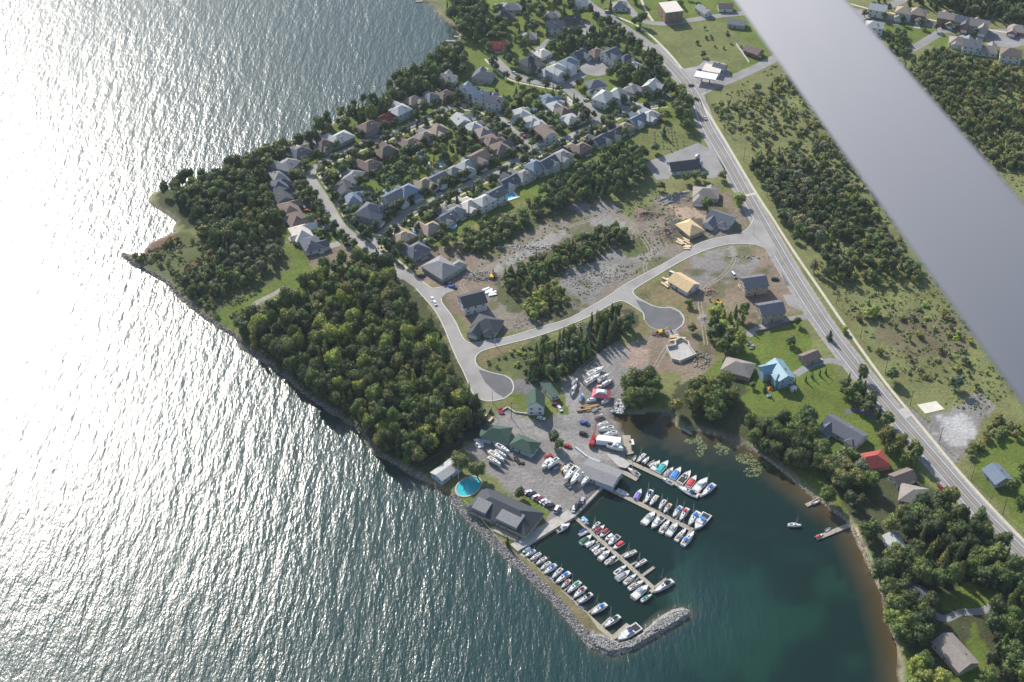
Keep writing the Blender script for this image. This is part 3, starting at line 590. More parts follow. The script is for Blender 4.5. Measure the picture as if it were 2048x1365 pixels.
row('from the left beyond the strut, north street', (1789,37), (1889,55), [
 (1757,13,'light','white',13,10,'gable',2,0), (1809,19,'tan','white',12,10,'hip',2,1), (1837,22,'tan','brick',12,10,'hip',2,1), (1896,30,'taupe','brick',14,10,'gable',2,1), (1927,38,'slate','brick',12,10,'gable',2,1), (1960,45,'taupe','grey',14,10,'gable',2,1), (2036,55,'taupe','brick',14,11,'hip',1,1)], 'houses beyond the wing strut', 6)
row('from the left, south side behind the strut', (2009,77), (1889,62), [
 (1750,47,'light','white',13,10,'hip',2,0), (1919,80,'taupe','white',14,11,'hip',1,1), (1945,85,'grey','white',13,10,'gable',2,1), (1975,96,'taupe','white',14,11,'hip',1,1), (2023,103,'brown','white',15,11,'hip',2,1)], 'houses beyond the wing strut', 6)
def H1(x, y, p, q, w, d, roof, wall, rt, st, wg, lb, **k): return house(x, y, heading(p, q), w, d, roof, wall, rt, st, wg, lb, **k)
H1(882, 532, (905,540), (865,515), 18, 15, 'grey', 'grey', 'hip', 1, 2, 'grey hip-roofed new house beside the dirt turning area at the top of the new road', side=-1)
H1(944, 595, (925,600), (965,590), 14, 12, 'dark', 'white', 'gable', 2, 0, 'dark gable-roofed new house beside the stub road, lumber strewn behind it', garage=False, drive=6)
H1(974, 645, (945,640), (1000,655), 15, 13, 'dark', 'grey', 'hip', 1, 3, 'dark green-tinted hip roof new house in the corner of two new roads', side=-1)
H1(1380, 452, (1365,440), (1400,468), 14, 11, 'plywood', 'tan', 'hip', 1, 0, 'unfinished house with bare plywood roof on dark earth near the main road', chim=False)
H1(1368, 562, (1350,550), (1392,575), 15, 11, 'plywood', 'white', 'gable', 1, 0, 'unfinished white-walled house with pale plywood gable roof', chim=False)
H1(1508, 560, (1488,562), (1530,556), 14, 11, 'slate', 'tan', 'gable', 2, 0, 'slate gable-roofed new house next to the main road, northern of two alike', garage=False)
H1(1541, 613, (1520,615), (1562,608), 14, 11, 'slate', 'tan', 'gable', 2, 0, 'slate gable-roofed new house beside the main road with a long dug trench', garage=False)
H1(1412, 383, (1380,380), (1450,385), 16, 12, 'taupe', 'grey', 'hip', 1, 2, 'taupe hip-roofed house next to the grass at the north of the building site', side=-1)
H1(1443, 433, (1425,425), (1470,440), 15, 12, 'slate', 'white', 'gable', 1, 3, 'slate-roofed white house with front gables by the road junction', side=-1)
H1(1477, 731, (1455,728), (1500,740), 16, 12, 'taupe', 'tan', 'hip', 1, 0, 'brown hip-roofed bungalow between big trees above the bay', garage=False)
H1(1562, 738, (1548,720), (1580,765), 15, 9, 'blue', 'blue', 'gable', 2, 3, 'house with bright blue metal cross-gable roof on the big lawn', garage=False, side=-1)
H1(1620, 709, (1600,716), (1640,700), 10, 7, 'brown', 'tan', 'gable', 1, 0, 'small brown-roofed garage beside the blue-roofed house', garage=False, chim=False, name='garage', cat='garage')
H1(1690, 857, (1660,840), (1720,875), 22, 11, 'slate', 'white', 'gable', 1, 3, 'long slate-roofed house with white conservatory below the main road', side=-1, garage=False)
H1(1742, 918, (1710,925), (1765,915), 17, 11, 'red', 'red' if 0 else 'brick', 'hip', 1, 0, 'red-roofed house half hidden by trees below the main road', garage=False)
H1(1806, 950, (1790,960), (1830,945), 11, 8, 'brown', 'white', 'gable', 1, 0, 'small brown-roofed garage by the roadside lay-by', garage=False, name='garage', cat='garage', chim=False)
H1(1828, 986, (1805,985), (1850,995), 13, 12, 'taupe', 'tan', 'hip', 1, 0, 'taupe hip-roofed house below the roadside lay-by', garage=False)
H1(1996, 946, (1980,925), (2015,965), 11, 10, 'bluegrey', 'grey', 'gable', 1, 0, 'blue-grey roofed house on its own lawn east of the main road', garage=False)
H1(1912, 1302, (1890,1280), (1935,1330), 18, 11, 'taupe', 'tan', 'gable', 1, 0, 'brown-roofed house in the trees at the bottom right', garage=False)
H1(1838, 1185, (1815,1170), (1860,1200), 16, 10, 'slate', 'grey', 'gable', 1, 0, 'slate-roofed house in deep shade between trees by the bay shore', garage=False)
H1(1792, 1085, (1785,1070), (1800,1100), 12, 8, 'light', 'white', 'gable', 1, 0, 'white-roofed cottage almost hidden in trees by the bay shore', garage=False, chim=False)
H1(1474, 42, (1455,40), (1495,45), 13, 9, 'grey', 'grey', 'gable', 1, 0, 'grey gable-roofed house beside the strut, north of the field', garage=False)
H1(1508, 98, (1490,90), (1530,105), 12, 9, 'brown', 'brick', 'gable', 1, 0, 'brown-roofed house beside the strut by the side road', garage=False)
H1(1407, 17, (1395,8), (1420,25), 13, 7, 'grey', 'white', 'gable', 1, 0, 'narrow grey-roofed white house behind the flat-roofed block', garage=False)
H1(1451, 10, (1440,10), (1465,10), 11, 8, 'brown', 'white', 'gable', 1, 0, 'small brown-roofed white house at the top edge beside the strut', garage=False)
H1(1342, 12, (1328,14), (1362,10), 14, 17, 'cream', 'brick', 'flat', 3, 0, 'three-storey flat-roofed brick apartment block at the top of the picture', name='apartment_block', cat='apartment block', garage=False)
H1(1368, 328, (1343,333), (1400,326), 20, 11, 'dark', 'white', 'gable', 1, 0, 'long black-roofed white hall in the grey car park', name='church_hall', cat='hall', pitch=.62, garage=False, wins=True, chim=False)
H1(1010, 1018, (961,985), (1072,1036), 34, 17, 'dark', 'tan', 'hip', 1, 0, 'large dark hip-roofed clubhouse with lighter dormers by the outer shore', name='clubhouse', cat='clubhouse', pitch=.55, garage=False)
cl = bpy.context.scene.objects.get('clubhouse')
for nm, cx, cy, ww, dd in (('dormer', -10, -5.4, 8, 6.5), ('dormer', 6, -4.6, 12, 8)):
    m = MB(); m.add([(cx-ww/2, cy-dd/2, 3.6), (cx+ww/2, cy-dd/2, 3.6), (cx+ww/2, cy+dd/2, 3.6), (cx-ww/2, cy+dd/2, 3.6), (cx-ww/2, cy-dd/2, 5.4), (cx+ww/2, cy-dd/2, 5.4), (cx+ww/2, cy+dd/2, 7.2), (cx-ww/2, cy+dd/2, 7.2)],
      [(3, 2, 1, 0), (4, 5, 6, 7), (0, 1, 5, 4), (1, 2, 6, 5), (2, 3, 7, 6), (3, 0, 4, 7)]); dm = m.build(nm, roofm('grey'), cl)
m = MB(); m.box(-1, 14, -12.5, -9.2, 0, .5); m.build('terrace', PLANK, cl)
m = MB()
for k in range(9): m.box(-1+k*1.85, -.9+k*1.85, -12.5, -12.4, .5, 1.5)
m.box(-1, 14, -12.5, -12.42, 1.5, 1.6); m.build('railing', WTRIM, cl)
H1(991, 863, (965,860), (1020,868), 15, 11, 'green', 'metal', 'hip', 1, 0, 'dark green hip-roofed workshop near the boatyard entrance', name='workshop', cat='workshop', garage=False, chim=False)
H1(1050, 885, (1030,880), (1072,897), 13, 9, 'green', 'metal', 'hip', 1, 0, 'dark green-roofed boat shed, the one nearest the round tree', name='workshop', cat='workshop', garage=False, chim=False)
H1(893, 936, (875,948), (912,922), 14, 8, 'light', 'metal', 'gable', 1, 0, 'pale metal shed beside the swimming pool under the willow', name='metal_shed', cat='shed', garage=False, chim=False, pitch=.3)
H1(1201, 942, (1170,928), (1234,952), 19, 12, 'grey', 'metal', 'gable', 1, 0, 'low grey metal boathouse on the quay beside the slipway', name='boathouse', cat='boathouse', garage=False, chim=False, pitch=.2)
H1(1071, 798, (1072,782), (1073,820), 10, 9, 'green', 'white', 'gable', 2, 0, 'white cottage with steep green roof and two dormers', name='cottage', cat='cottage', garage=False, pitch=.9, chim=False)
H1(1099, 774, (1092,765), (1108,785), 13, 4, 'green', 'white', 'gable', 1, 0, 'long narrow green-roofed trailer shed above the green cottage', name='site_shed', cat='shed', garage=False, chim=False, pitch=.3)
H1(1425, 135, (1410,133), (1450,140), 13, 11, 'cream', 'white', 'flat', 1, 0, 'flat-roofed filling station shop at the road junction', name='filling_station_shop', cat='shop', garage=False)
H1(1440, 131, (1425,128), (1455,136), 9, 8, 'slate', 'grey', 'gable', 1, 0, 'dark-roofed annexe behind the filling station', name='annexe', cat='building', garage=False)
# filling station canopy
p = at(1412, 152, LZ+5); p.z = LZ; t = thing('fuel_canopy', 'white flat canopy on posts over the fuel pumps', 'canopy', p, heading((1400,150), (1430,155)))
MB().box(-8, 8, -4.5, 4.5, 4.6, 5.4).build('canopy_roof', roofm('white'), t)
for sx in (-6, 6):
    for sy in (-2, 2): MB().tube((sx, sy, 0), (sx, sy, 4.6), .18).build('post', WTRIM, t)
for sx in (-3, 3): MB().box(sx-.5, sx+.5, -.4, .4, 0, 1.7).build('fuel_pump', wallm('blue'), t)
RUT = pm('packed_dirt', (.275, .24, .195), .95, .25, .5)
for pts in ([(1210,420),(1250,436),(1275,465),(1300,500),(1290,530),(1292,548)], [(1160,510),(1240,485),(1300,460),(1345,438),(1372,428),(1395,425)], [(1462,492),(1468,520),(1445,552),(1415,572),(1400,600),(1405,640),(1412,690)], [(960,548),(1000,522),(1060,488),(1110,465),(1160,447),(1210,432),(1240,440)], [(955,545),(930,560),(925,575),(960,615),(940,640)], [(1310,735),(1330,700),(1345,680)], [(1140,770),(1160,740),(1210,705),(1280,690),(1310,672)], [(905,500),(925,530),(950,552)]):
    for o_ in (-.95, .95): ribbon('wheel_rut', pts, .7, LZ+.02+.003*(len(pts) % 5), RUT, off=o_)
# foundation walls of the house just begun
FND = [(1333,694),(1345,718),(1360,722),(1391,709),(1380,694),(1376,684),(1362,676),(1350,682),(1352,690)]
P = [at(x, y, LZ+1.5) for x, y in FND]; cen = sum(P, Vector())/len(P)
t = thing('house_foundation', 'roofless grey concrete foundation walls beyond the second turning bowl', 'foundation', (cen.x, cen.y, LZ))
MB().prism([(a.x-cen.x, a.y-cen.y) for a in P], .02, .3).build('floor_slab', CONC, t)
for i in range(len(P)):
    a = P[i]-cen; b_ = P[(i+1) % len(P)]-cen; u_ = Vector((b_.x-a.x, b_.y-a.y, 0)); L_ = u_.length; M = Matrix.Translation((a.x, a.y, 0)) @ Matrix.Rotation(math.atan2(u_.y, u_.x), 4, 'Z')
    MB().box(-.22 if i % 2 else .24, L_-.24 if i % 2 else L_+.22, -.22, .22, .0+.003*i, 2.0+.004*i, M=M).build('wall', KERB, t)
HS.append((cen.x, cen.y, 10))

# ------------------------------------------------------------------ trees and shrubs
def ico(sub=1):
    t = (1+5**.5)/2
    v = [(-1,t,0),(1,t,0),(-1,-t,0),(1,-t,0),(0,-1,t),(0,1,t),(0,-1,-t),(0,1,-t),(t,0,-1),(t,0,1),(-t,0,-1),(-t,0,1)]
    f = [(0,11,5),(0,5,1),(0,1,7),(0,7,10),(0,10,11),(1,5,9),(5,11,4),(11,10,2),(10,7,6),(7,1,8),(3,9,4),(3,4,2),(3,2,6),(3,6,8),(3,8,9),(4,9,5),(2,4,11),(6,2,10),(8,6,7),(9,8,1)]
    v = np.array(v, float); v /= np.linalg.norm(v, axis=1)[:, None]; return v, np.array(f)
IV, IF = ico()
def crown(seed, H, r, base, nl, nq, leaf, kind='broad'):
    g = np.random.default_rng(seed); cs = []; rs = []
    for i in range(nl):
        t = (i+.5)/nl
        if kind == 'conifer':
            z = base+(H-base)*t; rr = r*(1-t)**.85+.25; a = g.random()*6.28; off = rr*.45*g.random()
            cs.append((off*math.cos(a), off*math.sin(a), z)); rs.append((rr*.75, rr*.75, (H-base)/nl*.9+.3))
        else:
            a = i*2.4+g.random()*.9; zz = base+(H-base)*(.22+.62*g.random()); prof = math.sqrt(max(.05, 1-((zz-base)/(H-base)*1.15-.42)**2*1.5))
            off = r*.66*prof*math.sqrt(g.random()*.8+.2) if i else 0; rl = r*(.24+.24*g.random())
            if i == 0: zz = H-r*.55; rl = r*.5
            cs.append((off*math.cos(a), off*math.sin(a), min(zz, H-rl*.85))); rs.append((rl, rl, rl*(.8+.25*g.random())))
    cs = np.array(cs); rs = np.array(rs)
    area = (rs[:, 0]*rs[:, 2]); k = g.choice(nl, nq*2, p=area/area.sum())
    d = g.normal(size=(nq*2, 3)); d[:, 2] += .25; d /= np.linalg.norm(d, axis=1)[:, None]
    P = cs[k]+d*rs[k]*g.uniform(.78, 1.2, (nq*2, 1))
    ins = np.zeros(len(P), bool)
    for j in range(nl):
        q = (((P-cs[j])/rs[j])**2).sum(1); ins |= (q < .78) & (k != j)
    P = P[~ins][:nq]; d = d[~ins][:nq]; n = len(P)
    nr = d*.75+g.normal(size=(n, 3))*.42; nr /= np.linalg.norm(nr, axis=1)[:, None]
    ref = g.normal(size=(n, 3)); u = np.cross(nr, ref); u /= np.linalg.norm(u, axis=1)[:, None]; v = np.cross(nr, u)
    s = leaf*g.uniform(.55, 1.25, (n, 1))*.5; s2 = s*g.uniform(.6, 1, (n, 1))
    V = np.stack([P-u*s, P-v*s2+nr*s*.15, P+u*s*.9, P+v*s2-nr*s*.1], 1).reshape(-1, 3); Q = np.arange(4*n).reshape(-1, 4)
    TV = []; TF = []
    for j in range(nl):
        w_ = IV*rs[j]*.84*g.uniform(.85, 1.1, (12, 1))+cs[j]; TF.append(IF+len(V)+12*j); TV.append(w_)
    return np.concatenate([V]+TV), Q, np.concatenate(TF)
def trunk_arr(H, r, base):
    m = MB(); m.tube((0, 0, -.4), (.1, .05, base+(H-base)*.45), r*.055+.08, r*.03+.03, 5)
    for a in (.4, 2.5, 4.4): m.tube((.05, 0, base*.9), (r*.5*math.cos(a), r*.5*math.sin(a), base+(H-base)*.5), r*.025+.03, .03, 4)
    V = np.array([tuple(v) for v in m.v]); Q = [f for f in m.f if len(f) == 4]; T = []
    for f in m.f:
        if len(f) != 4:
            for i in range(1, len(f)-1): T.append((f[0], f[i], f[i+1]))
    return V, np.array(Q), np.array(T)
LO = {}; KINDS = {}  # kind: (thing name, category, variants [(V,Q,T)], trunk)
def mk(kind, name, cat, H, r, base, nl, nq, leaf, nv, seed, sh='broad', trunk=True):
    vs = [crown(seed+i, H, r, base, nl, nq, leaf, sh) for i in range(nv)]
    LO[kind] = [crown(seed+i, H, r, base, max(6, nl*2//3), int(nq*.33), leaf*1.55, sh) for i in range(nv)]
    KINDS[kind] = (name, cat, vs, trunk_arr(H, r, base) if trunk else None, [None]*nv, [None], H, r)
mk('broad', 'broadleaf_tree', 'tree', 11, 4.5, 1.6, 21, 1150, .68, 8, 100)
mk('conifer', 'conifer_tree', 'tree', 10, 2.4, .6, 9, 420, .62, 4, 200, 'conifer')
mk('street', 'street_tree', 'tree', 6, 2.4, 1.5, 7, 260, .6, 4, 300)
mk('shrub', 'shrub', 'shrub', 3.0, 2.1, .0, 7, 150, .6, 4, 400, trunk=False)
TREES = []   # kind, x, y, z, scale_r, scale_h, rot, colour, label, group
def blocked(x, y, r, road=True, hk=1):
    for hx, hy, hr in HS:
        if (x-hx)**2+(y-hy)**2 < (hr*hk+r*.6)**2: return True
    if road:
        for P, wd in ROADS:
            if P[:, 0].min()-wd-6 > x or P[:, 0].max()+wd+6 < x or P[:, 1].min()-wd-6 > y or P[:, 1].max()+wd+6 < y: continue
            if pdist(np.array([x]), np.array([y]), P)[0] < wd+r*.55: return True
    return False
GREENS = dict(dusk=(.062, .086, .038), dark=(0.083, 0.116, 0.044), mid=(0.122, 0.168, 0.051), olive=(0.165, 0.183, 0.063), yellow=(0.244, 0.293, 0.067), pine=(0.067, 0.104, 0.051), bluish=(0.104, 0.146, 0.085), rust=(0.207, 0.159, 0.073), grey=(0.165, 0.181, 0.104))
COLW = dict(dusk='deep green', dark='dark green', mid='mid green', olive='olive', yellow='yellow-green', pine='blackish green', bluish='blue-green', rust='rusty', grey='grey-green')
def colour(names, g):
    global CN
    CN = names[int(g.integers(len(names)))]; a = np.array(GREENS[CN])*(1.18, 1.12, 1.05); return tuple(a*g.uniform(.85, 1.25)*np.array([g.uniform(.9, 1.12), 1, g.uniform(.85, 1.1)]))
def plant(kind, x, y, r, h, col, label, group=None, rot=None):
    K = KINDS[kind]; TREES.append((kind, x, y, r/K[7], h/K[6], rng.random()*6.28 if rot is None else rot, col, label, group))
def wood(poly, kinds, spacing, rr, hr, cols, label, group, zref=6, seed=0, road=True, dens=1.0, z0=LZ, hk=1):
    g = np.random.default_rng(seed+500); P = atn(poly, LZ+zref); x0, y0 = P.min(0); x1, y1 = P.max(0)
    ny = int((y1-y0)/(spacing*.87))+1; nx = int((x1-x0)/spacing)+2; pts = []
    for j in range(ny):
        for i in range(nx):
            pts.append((x0+(i+.5*(j % 2))*spacing+g.uniform(-.33, .33)*spacing, y0+j*spacing*.87+g.uniform(-.33, .33)*spacing))
    pts = np.array(pts); m = inpoly(pts[:, 0], pts[:, 1], P) & inpoly(pts[:, 0], pts[:, 1], LAND); pts = pts[m]
    cl = vnoise(pts[:, 0], pts[:, 1], 22, seed+3)
    for (x, y), c in zip(pts, cl):
        if g.random() > dens*(1 if dens >= .95 else (.35+1.3*c)): continue
        r = g.uniform(*rr)*(.85+.3*c); 
        if blocked(x, y, r, road, hk): continue
        k = kinds[int(g.integers(len(kinds)))]; h = g.uniform(*hr)
        if k == 'conifer': r *= .55
        cc = colour(cols, g); tx = (x-x0)/(x1-x0); ty = (y-y0)/(y1-y0)
        cell = ('lower', 'middle', 'upper')[min(2, int(ty*3))]+' '+('left', 'centre', 'right')[min(2, int(tx*3))]; cell = 'centre' if cell == 'middle centre' else cell
        q = (h-hr[0])/(hr[1]-hr[0]); sz = ('low', 'mid-sized', 'tall')[min(2, int(q*3))] if r < rr[0]*.55+rr[1]*.45 else ('broad low', 'broad', 'broad tall')[min(2, int(q*3))]
        lb = f"{sz} {COLW[CN]} {'conifer' if k == 'conifer' else 'bush' if k == 'shrub' else 'broadleaf tree'}, {cell} among the {group}"
        if len(lb.split()) > 16: lb = lb.replace('broadleaf tree', 'tree').replace('among the', 'of the')
        if len(lb.split()) > 16: lb = lb.split(' ', 1)[1]
        plant(k, x, y, r, h, cc, lb, group)
B, C_, S_ = 'broad', 'conifer', 'shrub'
wood([(322,372),(360,345),(420,345),(480,322),(545,285),(600,262),(640,225),(668,228),(660,262),(610,290),(545,335),(530,380),(552,430),(552,470),(480,492),(420,478),(385,430),(345,395)], [B], 6.6, (3.2,5.2), (9,14), ['dark','mid','dusk','dark','olive'], 'rounded dark tree in the wood on the lake headland', 'trees of the headland wood', seed=1)
wood([(250,508),(300,512),(350,470),(420,485),(470,485),(480,510),(420,560),(360,560)], [S_,S_,B], 5.2, (1.5,2.6), (2,4), ['olive','grey','olive','rust'], 'low olive shrub on the reedy point in the lake', 'shrubs of the reedy point', zref=1, seed=2, dens=.6)
wood([(370,548),(420,520),(480,480),(555,480),(562,500),(548,522),(505,548),(462,572),(428,588),(405,590),(370,575)], [B,B,C_,B], 5.4, (2.3,3.6), (6,9.5), ['dark','mid','pine','grey'], 'dense smaller tree in the thicket north of the green lawn strip', 'trees of the thicket by the lawn', zref=5, seed=3)
wood([(290,520),(340,545),(380,590),(430,640),(445,630),(400,575),(340,530)], [S_,S_,B], 4.6, (1.5,2.6), (2,4.5), ['olive','grey','mid'], 'shrub along the lake bank beside the thicket', 'bank shrubs by the thicket', zref=1, seed=4)
wood([(463,630),(490,642),(530,628),(560,596),(625,550),(660,525),(730,500),(790,530),(822,560),(845,600),(872,650),(895,700),(920,745),(945,800),(965,815),(960,840),(905,880),(860,905),(800,910),(745,880),(715,840),(660,800),(610,760),(580,730),(540,700),(500,675)], [B,B,B,B,C_], 7.0, (3.3,5.9), (9.5,17), ['dark','mid','dusk','olive','mid','dark','yellow'], 'mature tree in the big wood between the lake and the new road', 'trees of the big wood', zref=7, seed=5)
wood([(690,225),(730,195),(770,185),(790,140),(850,95),(905,85),(935,100),(930,140),(880,165),(830,195),(770,225),(720,240)], [B,B,C_], 7, (3.4,5.4), (10,15), ['dark','dark','mid','pine'], 'tall dark tree on the shore above the red-striped roof', 'shore trees at the north of the suburb', zref=8, seed=6)
wood([(885,-10),(960,-10),(975,50),(955,80),(925,60),(900,35)], [B,C_,B], 7, (3.5,5.5), (11,16), ['dark','pine','mid'], 'tall dark tree at the top of the shore beside the jetties', 'shore trees at the top', zref=8, seed=7)
wood([(960,-10),(1280,-10),(1290,60),(1330,110),(1330,160),(1250,160),(1160,90),(1060,100),(990,130),(950,90)], [B,B,B,C_], 9.5, (2.8,4.6), (7,12), ['dark','mid','pine'], 'x', 'garden trees at the north', zref=5, seed=8, dens=.95, hk=.75)
wood([(1085,75),(1150,60),(1200,65),(1225,90),(1150,95),(1095,105)], [B,C_], 6, (2.8,4.2), (7,11), ['dark','pine'], 'dark tree in the belt between the two northern cul-de-sacs', 'trees between the cul-de-sacs', zref=5, seed=9)
wood([(1200,130),(1270,130),(1320,95),(1330,140),(1280,170),(1230,160)], [B,C_], 6.5, (3,4.4), (8,12), ['dark','mid','pine'], 'dark tree in the clump west of the road junction', 'trees west of the junction', zref=5, seed=10)
wood([(1330,165),(1360,160),(1385,215),(1395,260),(1370,250),(1345,215)], [B], 7, (3.4,4.8), (9,13), ['mid','dark','olive'], 'tall tree in the line beside the main road by the grey-roofed row', 'roadside trees', zref=6, seed=11, road=False)
wood([(1080,390),(1100,360),(1150,345),(1185,320),(1230,285),(1275,285),(1292,310),(1285,350),(1250,380),(1200,385),(1140,400),(1085,412)], [B,B,B,C_], 6.2, (2.9,4.6), (8,12.5), ['dark','mid','dark','bluish'], 'tree in the grove between the last suburban row and the car park', 'trees of the central grove', zref=6, seed=12)
wood([(870,490),(960,440),(1060,395),(1150,395),(1060,440),(1000,480),(960,505),(920,500)], [B,S_,B], 5.2, (2.0,3.4), (4,8), ['mid','olive','dark','grey'], 'young tree in the scrub below the last suburban row', 'trees of the scrub belt', zref=3, seed=13, dens=.8)
wood([(1000,575),(1010,545),(1065,510),(1120,490),(1200,455),(1250,450),(1255,475),(1180,510),(1120,530),(1060,570),(1020,590)], [B,C_,B], 5, (2.2,3.5), (5,8.5), ['dark','mid','dark'], 'young dark tree in the thicket inside the building site', 'trees inside the building site', zref=4, seed=14, dens=.95)
wood([(1045,610),(1075,575),(1110,560),(1140,580),(1135,610),(1100,635),(1060,635)], [B,S_], 4.8, (2.0,3.2), (3.5,6.5), ['yellow','mid','olive'], 'light green young tree in the clump north of the new road', 'light clump by the new road', zref=3, seed=15)
wood([(1060,745),(1065,695),(1110,665),(1150,655),(1195,625),(1225,612),(1258,625),(1262,648),(1200,690),(1150,720),(1120,750),(1085,765)], [B,C_,C_], 5.4, (2.8,4.2), (8,13), ['dark','pine','mid','bluish'], 'tall dark tree in the belt south of the new road', 'trees of the dark belt', zref=6, seed=16)
wood([(965,720),(1030,695),(1080,690),(1070,735),(1090,770),(1060,765),(1000,745)], [S_], 4.4, (1.2,2.2), (1.2,2.6), ['olive','mid','yellow'], 'low bush on the rough triangle beside the turning bowl', 'bushes on the rough triangle', zref=1, seed=17, dens=.55)
wood([(1425,215),(1480,200),(1560,160),(1620,160),(1700,300),(1850,560),(1700,480),(1640,440),(1560,400),(1510,320)], [S_,B,B,S_,C_], 5.0, (1.7,3.2), (2.5,6.5), ['olive','grey','mid','grey','olive','yellow'], 'small scrub tree in the thicket east of the main road', 'scrub trees east of the main road', zref=2, seed=18, dens=.62)
wood([(1500,330),(1560,300),(1640,330),(1700,350),(1760,430),(1850,560),(1790,540),(1730,510),(1700,545),(1640,555),(1600,490),(1545,410)], [B,B,B,C_], 5.6, (2.4,4.0), (5,9.5), ['dark','mid','dusk','grey'], 'dense dark tree in the wood east of the main road', 'trees of the eastern wood', zref=4, seed=19, dens=.7)
wood([(1640,520),(1720,500),(1790,520),(1850,545),(1830,570),(1740,560),(1680,565)], [B,S_], 6, (2.2,3.8), (4,8), ['dark','olive','mid'], 'tree at the lower edge of the eastern wood', 'trees of the eastern wood edge', zref=3, seed=20, dens=.7)
wood([(1620,590),(1700,580),(1900,580),(1990,750),(1960,800),(1860,790),(1780,770),(1700,690)], [S_,S_,B], 8, (1.2,2.8), (1.4,4.5), ['olive','grey','mid','yellow'], 'shrub in the rough eastern meadow', 'shrubs of the eastern meadow', zref=1, seed=21, dens=.5)
wood([(1720,-10),(2060,-10),(2060,60),(1990,30),(1900,15),(1850,5),(1790,0)], [B,C_], 6.5, (3.2,5), (9,14), ['dark','pine','dark'], 'dark tree of the forest behind the upper right houses', 'forest at the top right', zref=5, seed=22)
wood([(1770,70),(1800,55),(1830,90),(1810,110),(1780,100)], [B,S_], 5, (2.2,3.6), (4,7), ['dark','mid'], 'tree in the clump left of the upper right side street', 'clump by the upper right street', zref=3, seed=23)
wood([(1800,120),(1900,100),(1980,130),(2060,130),(2060,340),(2000,330),(1920,300),(1860,230)], [B,B,S_,C_], 5.2, (2.2,3.8), (4,8.5), ['dark','mid','olive','olive'], 'tree in the thicket to the right of the wing strut', 'thicket right of the strut', zref=3, seed=24, dens=.85)
wood([(1245,770),(1262,745),(1300,735),(1320,750),(1310,790),(1280,800),(1260,820),(1240,812)], [B], 8, (4.2,5.6), (10,14), ['mid','dark'], 'large round tree at the head of the bay by the boatyard', 'trees at the head of the bay', zref=7, seed=25, road=False)
wood([(1345,790),(1370,765),(1420,745),(1470,760),(1480,800),(1460,830),(1400,830),(1350,818)], [B], 7.4, (4,5.6), (10,14), ['olive','mid','mid'], 'large round-crowned tree on the north bank of the bay', 'trees on the north bank', zref=7, seed=26, road=False)
wood([(1430,620),(1480,600),(1520,650),(1500,690),(1440,690),(1415,650)], [B,B,C_], 7, (3.4,5), (8,12), ['mid','dark','yellow'], 'large tree between the building site and the lawns', 'trees beside the building site', zref=6, seed=27)
wood([(1500,835),(1540,815),(1560,840),(1620,820),(1650,850),(1650,900),(1600,930),(1550,915),(1500,880)], [B], 7.2, (3.8,5.4), (10,14), ['mid','dark','dark'], 'large tree in the wood between the bay and the mown lawn', 'trees below the mown lawn', zref=7, seed=28)
wood([(1630,925),(1670,900),(1730,905),(1770,930),(1740,965),(1680,975),(1650,965)], [B], 7.6, (4,5.6), (10,13), ['grey','olive','mid'], 'broad grey-green tree around the red-roofed house', 'trees around the red roof', zref=7, seed=29)
wood([(1700,745),(1725,735),(1760,800),(1800,830),(1780,850),(1740,830),(1700,800),(1680,800)], [B,C_], 7, (3.2,4.4), (8,11), ['dark','mid'], 'tree along the roadside hedge line below the mown lawn', 'roadside hedge trees', zref=5, seed=30, road=False)
wood([(1770,860),(1810,870),(1850,900),(1840,930),(1790,930),(1770,900)], [B], 7, (3.6,5), (8,12), ['mid','olive'], 'bushy tree between the red roof and the main road', 'trees by the lay-by', zref=6, seed=31)
wood([(1740,1040),(1790,1000),(1850,1000),(1900,960),(1935,985),(1920,1020),(1990,1040),(1980,1080),(1930,1100),(2010,1100),(2048,1130),(2048,1180),(1950,1150),(1900,1160),(1850,1150),(1780,1140),(1735,1090),(1722,1060)], [B,B,B,C_], 8.2, (4,5.8), (10,15), ['mid','dark','olive','dusk'], 'x', 'trees of the lower right wood', zref=7, seed=32, hk=.55)
wood([(1730,1090),(1790,1130),(1850,1140),(1870,1190),(1870,1250),(1890,1290),(1860,1300),(1800,1330),(1790,1290),(1770,1190)], [B], 8.4, (4,5.8), (9,14), ['mid','dusk','dark','olive'], 'x', 'trees around the shaded shore homes', zref=6, seed=50, hk=.5, road=False)
wood([(1900,1010),(2060,1100),(2060,1180),(1960,1160),(1900,1110)], [B,B,C_], 8.2, (4,5.6), (10,14), ['mid','dusk','dark'], 'x', 'trees by the lower main road', zref=6, seed=51)
wood([(1940,1260),(1990,1300),(2050,1365),(1960,1380),(1900,1340)], [B], 10, (3.6,5), (8,12), ['mid','dusk'], 'x', 'trees below the brown-roofed house', zref=5, seed=52)
wood([(1570,880),(1640,900),(1680,960),(1730,1000),(1720,1040),(1690,1020),(1620,965)], [B], 9, (3.4,5), (8,12), ['mid','dusk'], 'x', 'trees of the shaded bay garden', zref=5, seed=53, dens=.75)
wood([(1760,1130),(1880,1150),(1890,1200),(1850,1260),(1800,1290),(1785,1230)], [B,B], 8, (4,5.6), (10,14), ['mid','dark'], 'x', 'shore trees at the bottom right', zref=7, seed=33, hk=.6)
wood([(1985,1200),(2060,1180),(2060,1380),(1990,1330),(1975,1260)], [B,C_], 8, (4.2,6), (11,15), ['dark','mid'], 'large dark tree in the bottom right corner', 'corner trees', zref=7, seed=34)
wood([(1800,1320),(1870,1300),(1900,1370),(1800,1380)], [B], 8, (4,5.5), (9,12), ['yellow','mid'], 'yellow-green tree at the bottom edge by the bay', 'bottom edge trees', zref=6, seed=35)
